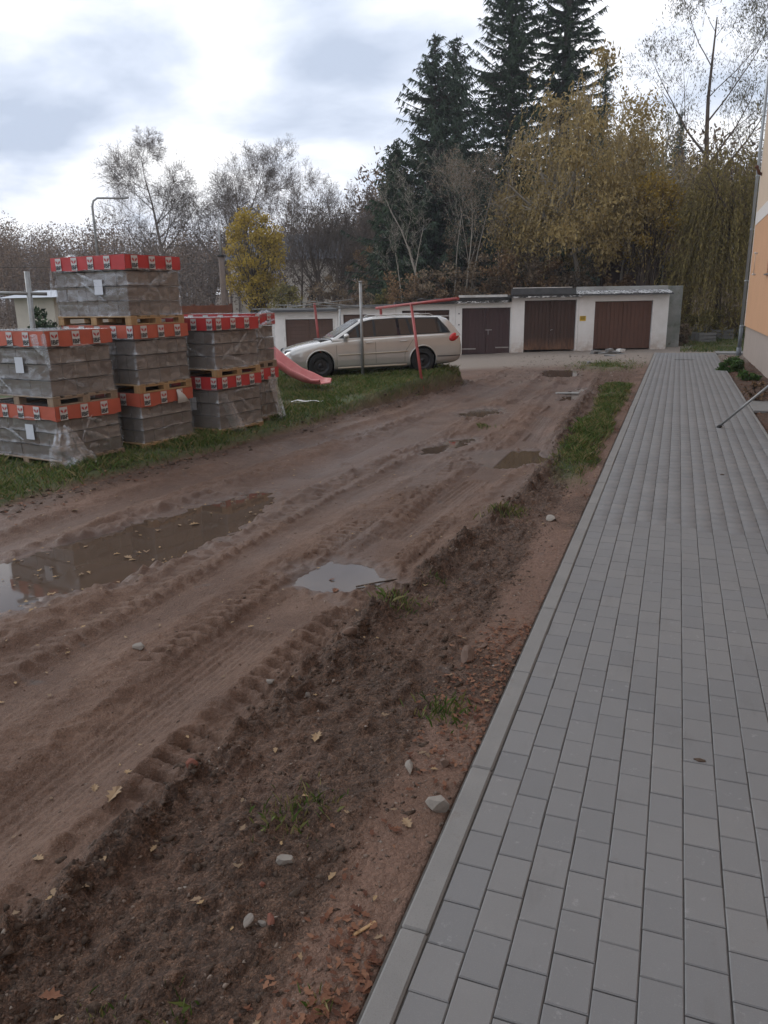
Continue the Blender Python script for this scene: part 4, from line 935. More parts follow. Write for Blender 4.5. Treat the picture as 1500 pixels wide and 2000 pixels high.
# ================================================================== PLAY AND DRYING FRAMES ON THE LAWN
simple('red_paint', (.33, .055, .050), .55, var=.25, scale=6, dirt=(.16, .06, .045)); simple('galvanised', (.30, .305, .30), .5, .5, var=.2, scale=5, dirt=(.16, .13, .10))
t = NT('red_plastic'); c = t.mix(t.rng(t.noise(3, 4, .6), .35, .7, 0, 1), (.46, .10, .095), (.54, .20, .18)); t.set(Base_Color=c, Roughness=.45); t.bump(t.noise(60, 3, .6), .1, .003)
def P3(px, py, d):
    b = bear(px, d, py); return Vector((b[0], b[1], zat(px, py, d)))
# free-standing post
g = gp(709, 737, .30); g[2] = lz(g[0], g[1])-.1
pst = empty('steel_post', tuple(g), 0, 'plain grey steel post on the grass before the car door', 'post')
mb = MB(); mb.tube([(0, 0, 0), (-.01, .0, 2.33)], .036, 10); mb.build('tube', MATS['galvanised'], pst)
mb = MB(); mb.tube([(-.01, 0, 2.33), (-.01, 0, 2.37)], .044, 10); mb.build('cap', MATS['galvanised'], pst)
# red frame
a = P3(735, 602, 20.5); b = P3(895, 583, 17.2)
f0 = bear(826, 18.0); sf = empty('red_swing_frame', (f0[0], f0[1], 0), 0, 'red steel swing frame standing beside the car', 'swing frame'); inv = Vector((-f0[0], -f0[1], 0))
mb = MB(); mb.tube([a+inv, b+inv], .035, 10); mb.build('top_bar', MATS['red_paint'], sf)
k = .47; top = a+(b-a)*k
mb = MB(); mb.tube([top+inv, Vector((0, 0, lz(*f0)-.1))], .034, 10); mb.build('leg', MATS['red_paint'], sf)
f1 = bear(752, 22.3); k2 = a+(b-a)*.06
mb = MB(); mb.tube([k2+inv, Vector((f1[0], f1[1], lz(*f1)-.1))+inv], .034, 10); mb.build('leg', MATS['red_paint'], sf)
# slide
pts = [P3(470, 655, 18.3), P3(510, 680, 17.9), P3(548, 712, 17.5), P3(575, 731, 17.3), P3(600, 742, 17.1), P3(620, 747, 16.9), P3(636, 748, 16.75)]
gzs = [lz(p.x, p.y) for p in pts]
g0 = pts[-1]; sl = empty('playground_slide', (g0.x, g0.y, gzs[-1]), 0, 'faded red plastic slide ending on the grass beside the pallets', 'slide'); inv = -Vector((g0.x, g0.y, gzs[-1]))
V_ = []; n = 8
for i, p in enumerate(pts):
    t_ = (pts[min(i+1, 6)]-pts[max(i-1, 0)]).normalized(); sd_ = Vector((t_.y, -t_.x, 0)).normalized(); up = sd_.cross(t_).normalized(); up = up if up.z > 0 else -up
    p = Vector((p.x, p.y, max(p.z, gzs[i]+.05)))
    for u, v in ((-.24, .13), (-.21, .15), (-.19, .12), (-.16, 0), (.16, 0), (.19, .12), (.21, .15), (.24, .13)): V_.append(p+sd_*u+up*(v*(1 if i < 5 else .6))+inv)
    for u, v in ((.22, .07), (.17, -.03), (-.17, -.03), (-.22, .07)): V_.append(p+sd_*u+up*(v*(1 if i < 5 else .6))+inv)
Fc = [(i*12+k_, i*12+(k_+1) % 12, (i+1)*12+(k_+1) % 12, (i+1)*12+k_) for i in range(6) for k_ in range(12)]+[tuple(range(12)), tuple(reversed(range(72, 84)))]
mb = MB(); mb.add(V_, Fc, True); mb.build('chute', MATS['red_plastic'], sl)
for du in (-.25, .25):
    p = pts[0]; mb = MB(); mb.tube([Vector((p.x-.1, p.y+du, gzs[0]-.1))+inv, Vector((p.x-.1, p.y+du, p.z-.05))+inv], .03, 8); mb.build('ladder_post', MATS['red_paint'], sl)
for k_ in range(5):
    p = pts[0]; zz = gzs[0]+.2+k_*.24; mb = MB(); mb.tube([Vector((p.x-.1, p.y-.25, zz))+inv, Vector((p.x-.1, p.y+.25, zz))+inv], .016, 6); mb.build('rung', MATS['red_paint'], sl)
# rotary drying frame with wires
dd = 23.5
c1 = P3(614, 592, dd); c2 = P3(663, 597, dd+1.5)
dg = bear(620, dd); df = empty('drying_frame', (dg[0], dg[1], 0), 0, 'old metal drying frame with thin crossed arms behind the car bonnet', 'drying frame'); inv = -Vector((dg[0], dg[1], 0))
mb = MB(); mb.tube([Vector((dg[0]+.06, dg[1], lz(*dg)-.1))+inv, c1+inv], .04, 8); mb.build('post', MATS['red_paint'], df)
mb = MB(); h_ = bear(664, dd+1.5); mb.tube([Vector((h_[0], h_[1], lz(*h_)-.1))+inv, c2+inv], .03, 8); mb.build('post', MATS['galvanised'], df)
for (p0, p1) in (((492, 604), (742, 599)), ((560, 601), (690, 584)), ((590, 590), (665, 603)), ((540, 596), (700, 598)), ((600, 588), (740, 603))):
    mb = MB(); mb.tube([P3(*p0, dd-.6)+inv, P3(*p1, dd+.9)+inv], .014, 6); mb.build('arm', MATS['galvanised'], df)
# carpet beating bar at the verge, seen past the pallets
bb = 13.2; a = P3(-60, 571, bb); b = P3(92, 574, bb); g = bear(52, bb)
cf = empty('carpet_bar', (g[0], g[1], 0), 0, 'grey carpet beating bar on posts behind the stacked pallets', 'carpet bar'); inv = -Vector((g[0], g[1], 0))
mb = MB(); mb.tube([a+inv, b+inv], .026, 8); mb.build('bar', MATS['galvanised'], cf)
for px in (-40, 52):
    h_ = bear(px, bb); mb = MB(); mb.tube([Vector((h_[0], h_[1], lz(*h_)-.1))+inv, P3(px, 530 if px > 0 else 571, bb)+inv], .04, 8); mb.build('post', MATS['galvanised'], cf)
# ================================================================== POLES, FENCE, FAR HOUSES
simple('fence_red', (.17, .062, .036), .8, var=.3, scale=4)
fz = empty('board_fence', tuple(bear(372, 24.0))+(0,), 0, 'reddish brown board fence above the red banded pallets', 'fence'); fb = bear(372, 24.0); inv = -Vector((fb[0], fb[1], 0))
pa = bear(340, 24.0); pb = bear(452, 25.0); ztop = zat(410, 596, 24.3)
dirf = Vector((pb[0]-pa[0], pb[1]-pa[1], 0)); Lf = dirf.length; ang = math.atan2(dirf.y, dirf.x)
for k_ in range(7):
    mb = MB(); mb.cbox(0, Lf, -.012, .012, 0, .20, .003); o_ = mb.build('board', MATS['fence_red'], fz, tuple(Vector((pa[0], pa[1], ztop-.205*(k_+1)+random.uniform(-.006, .006)))+inv), (0, 0, ang))
for k_ in range(4):
    q_ = Vector((pa[0], pa[1], 0))+dirf*(k_/3); mb = MB(); mb.cbox(-.05, .05, .016, .11, -.9, ztop+.04, .004); mb.build('post', MATS['rust_brown'], fz, tuple(Vector((q_.x, q_.y, 0))+inv), (0, 0, ang))
# utility pole
up_ = bear(438, 40); z0 = lz(*up_)
ut = empty('utility_pole', (up_[0], up_[1], z0), 0, 'brown utility pole with thin mast and strut before the yellow tree', 'utility pole')
simple('pole_brown', (.13, .095, .075), .85, var=.25, scale=4)
zt1 = zat(438, 500, 40)-z0; zt2 = zat(434, 425, 40)-z0
mb = MB(); mb.tube([(0, 0, -.3), (0, 0, zt1)], [.17, .14], 10); mb.build('post', MATS['pole_brown'], ut)
mb = MB(); mb.tube([(0, 0, zt1-.2), (-.03, 0, zt2)], [.05, .04], 8); mb.build('mast', MATS['galvanised'], ut)
mb = MB(); mb.tube([(0, 0, zt1-.02), (0, 0, zt1+.05)], .2, 10); mb.build('collar', MATS['cast_iron'], ut)
q_ = P3(470, 582, 40); mb = MB(); mb.tube([(.1, 0, zt1*.55), (q_.x-up_[0], q_.y-up_[1], -.2)], .06, 8); mb.build('strut', MATS['cast_iron'], ut)
for (px, py, d) in ((-500, 505, 46), (560, 515, 52)):
    q_ = P3(px, py, d)-Vector((up_[0], up_[1], z0)); p0 = Vector((0, 0, zt1-.3)); mb = MB(); mb.tube([p0.lerp(q_, u)-Vector((0, 0, 1.2*u*(1-u))) for u in np.linspace(0, 1, 12)], .012, 5); mb.build('wire', MATS['cast_iron'], ut)
# street lamp
sp_ = bear(201, 46); z0 = lz(*sp_); stl = empty('street_lamp', (sp_[0], sp_[1], z0), 0, 'grey street lamp with a curved arm rising behind the topmost pallet', 'street lamp')
hz_ = zat(197, 400, 46)-z0; e1 = P3(236, 387, 46)-Vector((sp_[0], sp_[1], z0)); e2 = P3(246, 384.5, 46)-Vector((sp_[0], sp_[1], z0)); rt = Vector((e1.x, e1.y, 0)).normalized()
mb = MB(); mb.tube([(0, 0, -.3), (0, 0, 3)], [.11, .10], 10); mb.tube([(0, 0, 3), Vector((0, 0, hz_-.1)), rt*.08+Vector((0, 0, hz_+.18)), rt*.3+Vector((0, 0, hz_+.33)), e1.lerp(Vector((rt.x*.3, rt.y*.3, hz_+.33)), .45), e1], [.085, .06, .055, .055, .05, .045], 8); mb.build('pole', MATS['galvanised'], stl)
dv_ = (e2-e1).normalized(); ang = math.atan2(rt.y, rt.x)
mb = MB(); mb.cbox(-.30, .42, -.12, .12, -.04, .05, .02, M=Matrix.Translation(e1) @ Matrix.Rotation(ang, 4, 'Z') @ Matrix.Rotation(R(-6), 4, 'Y')); mb.build('lamp_head', MATS['galvanised'], stl)
mb = MB(); mb.cbox(-.05, .36, -.09, .09, -.055, -.041, .005, M=Matrix.Translation(e1) @ Matrix.Rotation(ang, 4, 'Z') @ Matrix.Rotation(R(-6), 4, 'Y')); mb.build('lens', MATS['lamp_glass'], stl)
def small_house(name, px, d, w, dep, h, wallm, roofm, label, rise=1.2, windows=(), rot=0.0, cat='house'):
    g_ = bear(px, d); z0_ = lz(*g_); ang_ = GROT+rot
    o = empty(name, (g_[0], g_[1], z0_-.3), ang_, label, cat)
    m = MB(); m.box(-w/2, w/2, 0, dep, 0, h+.3); m.build('wall', MATS[wallm], o)
    m = MB(); hh = h+.3; e_ = .35
    m.add([(-w/2-e_, -e_, hh+.002), (w/2+e_, -e_, hh+.002), (w/2+e_, dep+e_, hh+.002), (-w/2-e_, dep+e_, hh+.002), (-w/2-e_, dep/2, hh+rise), (w/2+e_, dep/2, hh+rise)], [(0, 1, 5, 4), (2, 3, 4, 5), (0, 4, 3), (1, 2, 5), (3, 2, 1, 0)]); m.build('roof', MATS[roofm], o)
    for (x, z, ww, wh) in windows:
        m = MB()
        for bx in ((x-ww/2, x-ww/2+.07, z, z+wh), (x+ww/2-.07, x+ww/2, z, z+wh), (x-ww/2+.07, x+ww/2-.07, z, z+.07), (x-ww/2+.07, x+ww/2-.07, z+wh-.07, z+wh), (x-.035, x+.035, z+.07, z+wh-.07)): m.box(bx[0], bx[1], -.05, -.003, bx[2], bx[3])
        f_ = m.build('window', MATS['grey_board'], o); m = MB(); m.box(x-ww/2+.07, x+ww/2-.07, -.03, -.004, z+.07, z+wh-.07); m.build('pane', MATS['window_glass'], f_)
    return o
wood('house_brown', (.085, .045, .036), .25); simple('house_pale', (.50, .45, .38), .9, var=.12, scale=2); simple('roof_slate', (.09, .092, .10), .8, var=.25, scale=4); simple('roof_tin', (.40, .42, .45), .5, .4, var=.15)
small_house('timber_house', 1285, 44.5, 3.6, 5, 3.9, 'house_brown', 'rust_brown', 'dark brown timber house behind the end garage', 1.6, ((-.25, 2.55, .8, 1.1),))
small_house('shed', 66, 27, 1.5, 3, 2.15, 'house_pale', 'roof_tin', 'small cream shed with tin roof behind the topmost pallet', .25, (), -.3, 'shed')
small_house('pale_house', 560, 66, 9, 7, 4.5, 'house_pale', 'roof_slate', 'pale rendered house half hidden behind the yellow tree', 2.2, ((-2.5, 1.5, 1.2, 1.3), (0, 1.5, 1.2, 1.3), (2.5, 1.5, 1.2, 1.3)))
small_house('grey_house', 850, 58, 7, 6, 4.0, 'house_pale', 'roof_slate', 'pale house glimpsed through bare stems behind the garages', 2.0, ((-1.5, 2.0, 1.2, 1.3), (1.5, 2.0, 1.2, 1.3)))
# ================================================================== SMALL THINGS
# leaning rod
rb = empty('leaning_rod', (.775, 13.58, 0), 0, 'long grey metal rod propped from the pavers against the house wall', 'rod')
mb = MB(); e_ = Vector((2.25-.775, 12.2-13.58, 1.82)); mb.tube([Vector((0, 0, .015)), e_*.45], .021, 8); mb.build('shaft', MATS['galvanised'], rb)
mb = MB(); mb.tube([e_*.44, e_], .024, 8); mb.build('wooden_grip', MATS['pallet_wood_grey'], rb)
mb = MB(); mb.tube([e_*-.006+Vector((0, 0, .012)), e_*.02], .032, 8); mb.build('ferrule', MATS['cast_iron'], rb)
# stepping slab
sb = gp(1462, 792, 0); mb = MB(); mb.cbox(-.22, .2, -.75, .75, -.05, .008, .01); tag(mb.build('concrete_slab', MATS['kerb_concrete'], None, (1.70, sb[1], 0)), 'flat concrete slab set in the bed beside the pavement', 'slab')
# broken slabs before the end garage
slabs = [(1165, 677, .34, .20, .05), (1190, 676, .30, .22, .10), (1212, 675, .25, .22, .09), (1188, 684, .85, .35, .10), (1160, 690, .22, .16, .12), (1192, 694, .42, .3, .06), (1212, 690, .5, .25, .05), (1150, 707, .12, .1, .09)]
for i_, (px, py, w, d, h) in enumerate(slabs):
    g = gp(px, 690 if i_ < 4 else py, -.02); z0 = lz(g[0], g[1]); zz = z0+(.12 if i_ < 3 else 0)
    bm = bmesh.new(); bmesh.ops.create_cube(bm, size=1)
    bmesh.ops.subdivide_edges(bm, edges=list(bm.edges), cuts=1)
    rr = random.Random(i_)
    for v in bm.verts: v.co = Vector((v.co.x*w*rr.uniform(.85, 1.12), v.co.y*d*rr.uniform(.85, 1.15), (v.co.z+.5)*h*rr.uniform(.8, 1.15)))
    m_ = D.meshes.new('slab'); bm.to_mesh(m_); bm.free()
    o_ = link('broken_slab', m_, MATS['kerb_concrete'] if i_ != 2 else MATS['white_board'], None, (g[0], g[1]+(.0 if i_ != 3 else .06), zz-.02), (rr.uniform(-.1, .1), rr.uniform(-.1, .1), rr.uniform(0, 3) if i_ != 3 else GROT))
    tag(o_, 'piece of broken concrete slab heaped before the end garage', 'slab', 'broken slabs before the end garage')
# crates on the bank beyond the pavement end
simple('weathered_wood', (.17, .165, .155), .9, var=.25, scale=5)
def crate(px, py, d, w, label):
    g = bear(px, d); z0 = lz(*g); o = empty('wooden_crate', (g[0], g[1], z0), GROT+random.uniform(-.2, .3), label, 'crate')
    for k_ in range(3):
        m = MB(); m.cbox(-w/2, w/2, -.02, .0, .06+k_*.15, .18+k_*.15, .004); m.build('slat', MATS['weathered_wood'], o)
        m = MB(); m.cbox(-w/2, w/2, .6, .62, .06+k_*.15, .18+k_*.15, .004); m.build('slat', MATS['weathered_wood'], o)
    for x in (-w/2, w/2-.05):
        m = MB(); m.cbox(x, x+.05, .001, .599, .0, .5, .004); m.build('end_panel', MATS['weathered_wood'], o)
crate(1388, 655, 39, .9, 'grey slatted crate on the bank under the willow, nearer the garages'); crate(1418, 652, 40, 1.0, 'grey slatted crate on the bank under the willow, nearer the downspout')
# long pale plank lying in the mud and white scrap on the grass
g = gp(1108, 767, -.07); mb = MB(); mb.cbox(-.27, .27, -.05, .05, 0, .035, .004); tag(mb.build('plank', MATS['grey_board'], None, (g[0], g[1], lz(g[0], g[1])+.005), (0, .02, GROT)), 'short pale plank lying in the wet mud before the garages', 'plank')
g = gp(600, 793, .08); m = crumple(10, 3, lambda u, v: (-.33+u*.66, -.06+v*.12+.03*math.sin(u*6), .03+.03*abs(math.sin(u*7))+.015*NOI(u*5, v*3, 31, 2)))
tag(m.build('plastic_scrap', MATS['print_white'], None, (g[0], g[1], lz(g[0], g[1])), (0, 0, GROT)), 'white crumpled plastic strip on the grass beside the pallets', 'scrap')
# ================================================================== TREES
def bark(name, a, b, sc=3):
    t = NT(name); c = t.mix(t.rng(t.noise(sc, 5, .65, stretch=(1, 1, .3)), .3, .7, 0, 1), a, b); t.set(Base_Color=c, Roughness=.9); return t.m
bark('bark_grey', (.078, .058, .045), (.155, .122, .096)); bark('bark_dark', (.035, .028, .022), (.075, .058, .045)); bark('bark_pale', (.21, .185, .15), (.36, .32, .26)); bark('bark_brown', (.06, .042, .03), (.12, .085, .06))
foliage('needles', [(.018, .031, .016), (.031, .053, .025), (.052, .080, .038)], .75, 0, .5)
foliage('needles_blue', [(.024, .038, .024), (.042, .064, .040), (.064, .090, .055)], .75, 0, .5)
foliage('willow_leaf', [(.205, .150, .058), (.300, .222, .088), (.390, .290, .120)], .7, .25, .5)
foliage('willow_green', [(.125, .104, .036), (.215, .172, .056), (.310, .240, .080)], .7, .25, .6)
foliage('brown_leaf', [(.105, .076, .050), (.185, .136, .088), (.270, .200, .128)], .8, .2, .5)
foliage('rust_leaf', [(.105, .062, .036), (.200, .125, .068), (.310, .200, .105)], .8, .2, .7)
foliage('yellow_leaf', [(.250, .185, .030), (.400, .290, .045), (.520, .370, .070)], .7, .3, .9)
foliage('gold_leaf', [(.200, .130, .022), (.320, .210, .032), (.430, .285, .050)], .7, .25, .9)
foliage('olive_leaf', [(0.1148, 0.1053, 0.0378), (0.2025, 0.1823, 0.0607), (0.3105, 0.2565, 0.0878)], .7, .25, .7)
foliage('grey_leaf', [(0.075, 0.0725, 0.045), (0.1313, 0.125, 0.075), (0.1938, 0.175, 0.1063)], .7, .25, .6)
foliage('green_leaf', [(.025, .055, .012), (.050, .105, .022), (.085, .150, .035)], .6, .2, 3)
def grow(rng, base, d0, L0, r0, levels=4, nseg=6, kids=(5, 5, 4, 3), ang=(45, 45, 50, 50), lr=(.55, .6, .6, .6), up=.12, jit=.12, start=.35, rmin=.012, tip=.25):
    P0, P1, R0, R1, LV = [], [], [], [], []; ends = []
    stack = [(np.array(base, float), np.array(d0, float)/np.linalg.norm(d0), L0, r0, 0)]
    while stack:
        p, d, L_, r, lv = stack.pop(); ns = nseg if lv == 0 else max(3 if lv < 3 else 2, nseg-lv*2 if lv > 1 else nseg-lv); sl = L_/ns
        pts = [p]
        for i in range(ns):
            d = d+rng.normal(0, jit, 3)+np.array([0, 0, up*(1 if lv else .3)]); d /= np.linalg.norm(d)
            q_ = pts[-1]+d*sl; ra = max(rmin, r*(1-(1-tip)*i/ns)); rb = max(rmin, r*(1-(1-tip)*(i+1)/ns))
            P0.append(pts[-1]); P1.append(q_); R0.append(ra); R1.append(rb); LV.append(lv); pts.append(q_)
            if lv < levels:
                n = kids[lv]/ns*(1.4 if (i+1)/ns > start else 0)
                n = int(n)+(rng.random() < n-int(n)); 
                for _ in range(n):
                    ax = rng.normal(size=3); ax -= d*(ax@d); ax /= np.linalg.norm(ax); a_ = R(ang[lv]*rng.uniform(.7, 1.25))
                    nd = d*math.cos(a_)+ax*math.sin(a_); frac = 1-(i+1)/ns*.45
                    stack.append((q_-d*sl*rng.random(), nd, L_*lr[lv]*frac*rng.uniform(.75, 1.2), max(rmin, rb*.62), lv+1))
        ends.append((pts, lv))
    return np.array(P0), np.array(P1), np.array(R0), np.array(R1), np.array(LV), ends
def wood_mesh(name, P0, P1, R0, R1, thick=.06):
    k = R0 > thick; parts = []; tw = None
    if k.any(): parts.append(segs_mesh('', P0[k]-(P1[k]-P0[k])*.06, P1[k]+(P1[k]-P0[k])*.06, R0[k], R1[k], 8))
    m = (~k) & (R0 > .022)
    if m.any(): parts.append(segs_mesh('', P0[m], P1[m], R0[m], R1[m], 3))
    m = (~k) & (R0 <= .022)
    if m.any():
        a, b = P0[m], P1[m]; dd = b-a; sd_ = np.cross(dd, np.random.default_rng(1).normal(size=dd.shape)); sd_ /= np.linalg.norm(sd_, axis=1, keepdims=True)+1e-9
        ra, rb = R0[m][:, None]*1.15, R1[m][:, None]*1.15
        tw = (np.stack([a-sd_*ra*1.2, a+sd_*ra*1.2, b+dd*.15], 1).reshape(-1, 3), np.arange(len(a)*3).reshape(-1, 3))
    Vt, Ft = cat_vf(parts) if parts else (np.zeros((0, 3)), np.zeros((0, 4), int)); return mesh_mix(name, Vt, Ft, tw)
def mesh_mix(name, Vq, Fq, tri=None):
    if tri is None: return mesh_np(name, Vq, Fq, True)
    Vt, Ft = tri; me = D.meshes.new(name); nq, n3 = len(Fq), len(Ft); V_ = np.concatenate([Vq, Vt]).astype(np.float32)
    me.vertices.add(len(V_)); me.vertices.foreach_set('co', V_.ravel()); idx = np.concatenate([Fq.ravel(), (Ft+len(Vq)).ravel()]).astype(np.int32)
    me.loops.add(len(idx)); me.loops.foreach_set('vertex_index', idx); me.polygons.add(nq+n3)
    me.polygons.foreach_set('loop_start', np.concatenate([np.arange(nq)*4, nq*4+np.arange(n3)*3]).astype(np.int32)); me.polygons.foreach_set('use_smooth', np.concatenate([np.ones(nq, bool), np.zeros(n3, bool)])); me.update(calc_edges=True); return me
def scatter_leaves(rng, pts, per, size, spread, aspect=.45, down=0.0):
    n = len(pts)*per; C = np.repeat(pts, per, 0)+rng.normal(0, spread, (n, 3)); A = rnd_dirs(n, rng); A[:, 2] -= down; A /= np.linalg.norm(A, axis=1, keepdims=True)
    B = np.cross(A, rnd_dirs(n, rng)); B /= np.linalg.norm(B, axis=1, keepdims=True)+1e-9; s = size*rng.uniform(.6, 1.3, (n, 1)); return leaf_quads(C, A*s, B*s*aspect)
def tree_thing(name, px, d, label, cat, group=None):
    g = bear(px, d); o = empty(name, (g[0], g[1], lz(*g)-.15), 0, label, cat, group); return o
def bare_tree(name, px, d, top, label, seed, bk='bark_grey', spread=1.0, stems=1, leaf=None, lper=2, lsize=.07, lean=0.0, cat='tree', group=None, dens=1.0, rbase=None, start=.3, up=.10, ldown=0, laspect=.45, lshift=(0, 0, 0), dens2=1.0):
    rng = np.random.default_rng(seed); o = tree_thing(name, px, d, label, cat, group); h = zat(px, top, d)-o.location.z
    A = [[], [], [], [], [], []]
    for s in range(stems):
        a = s*2.4+rng.random(); sp = 0 if stems == 1 else .22+.14*rng.random()
        d0 = (math.cos(a)*sp*spread+lean*GX[0], math.sin(a)*sp*spread+lean*GX[1], 1)
        r = grow(rng, (math.cos(a)*.12*(stems > 1), math.sin(a)*.12*(stems > 1), 0), d0, h*(.80 if stems == 1 else .72*rng.uniform(.8, 1)), (rbase or h*.017)*(1 if stems == 1 else .62), 4, 8,
                 kids=(11*dens, 9*dens2, 6*dens, 4), ang=(52*spread, 45, 45, 50), lr=(.50, .60, .72, .85), up=up, jit=.075, tip=.12, start=start, rmin=.0058*d/50)
        for i in range(5): A[i].append(r[i])
        A[5] += r[5]
    P0, P1, R0, R1, LV = [np.concatenate(x) for x in A[:5]]
    sc = h/P1[:, 2].max(); P0 = P0*sc; P1 = P1*sc
    link('trunk', wood_mesh('trunk', P0, P1, R0, R1), MATS[bk], o)
    if leaf:
        k = LV >= 2; pts = P1[k]; rng.shuffle(pts); Vt, Ft = scatter_leaves(rng, pts+np.array(lshift), lper, lsize, .10 if not ldown else .10, laspect, ldown); link('crown', mesh_np('crown', Vt, Ft), MATS[leaf], o)
    return o
def spruce(px, d, top, rmax, label, seed, mat='needles', dens=1.0, low=.04, group='spruces behind the garages'):
    rng = np.random.default_rng(seed); o = tree_thing('spruce_tree', px, d, label, 'tree', group); h = zat(px, top, d)-o.location.z
    V0 = []; C = []; A = []; B = []; P0 = []; P1 = []; r0 = []; r1 = []
    z = h*low; step = h*.0078
    while z < h*.985:
        u = z/h; L_ = rmax*(1-u)**.80*(1+.12*math.sin(z*2.1+seed))+.12
        nb = int(rng.integers(5, 8)) if u < .92 else 4
        for k in range(nb):
            a = rng.random()*2*math.pi; l = L_*rng.uniform(.45, 1.12)*(1+.16*math.sin(a*3+z*1.3+seed)); pit = R(18-42*(1-u)+rng.normal(0, 13)); n = max(3, int(l/.35))
            t_ = np.linspace(0, 1, n+1); out_ = l*t_*math.cos(pit); zz = z+rng.uniform(-.5, .5)*step+l*t_*math.sin(pit)+.20*l*t_**2.4
            pts = np.stack([out_*math.cos(a), out_*math.sin(a), zz], 1)
            P0.append(pts[:-1]); P1.append(pts[1:]); r0.append(np.linspace(.03+.012*l, .012, n)); r1.append(np.linspace(.03+.012*l, .012, n)*.8)
            m = int((l*20+5)*dens); w = rng.random(m)**.8; i = np.minimum((w*n).astype(int), n-1); fr = w*n-i
            c = pts[i]*(1-fr)[:, None]+pts[i+1]*fr[:, None]
            rad = np.array([math.cos(a), math.sin(a), 0]); lat = np.array([-math.sin(a), math.cos(a), 0]); sg = rng.choice([-1, 1], m)[:, None]
            dv = rad*rng.uniform(.2, .9, m)[:, None]+lat*sg*rng.uniform(.1, .9, m)[:, None]+np.array([0, 0, -1])*rng.uniform(.15, 1.15, m)[:, None]; dv /= np.linalg.norm(dv, axis=1, keepdims=True)
            s = rng.uniform(.10, .25, m)[:, None]*(.55+.45*min(1, l/1.5)); c = c+dv*s*.9; b = np.cross(dv, rnd_dirs(m, rng)); b /= np.linalg.norm(b, axis=1, keepdims=True)
            C.append(c); A.append(dv*s); B.append(b*s*.30)
        z += step*rng.uniform(.75, 1.3)
    C, A, B = map(np.concatenate, (C, A, B)); Vt, Ft = leaf_tris(C, A, B*.75); link('crown', mesh_np('crown', Vt, Ft), MATS[mat], o)
    P0.append(np.array([[0, 0, i*h/8] for i in range(8)])); P1.append(np.array([[0, 0, (i+1)*h/8] for i in range(8)])); r0.append(np.array([h*.016*(1-i/8.2) for i in range(8)])); r1.append(np.array([h*.016*(1-(i+1)/8.2) for i in range(8)]))
    link('trunk', wood_mesh('trunk', *map(np.concatenate, (P0, P1, r0, r1)), thick=.1), MATS['bark_dark'], o); return o
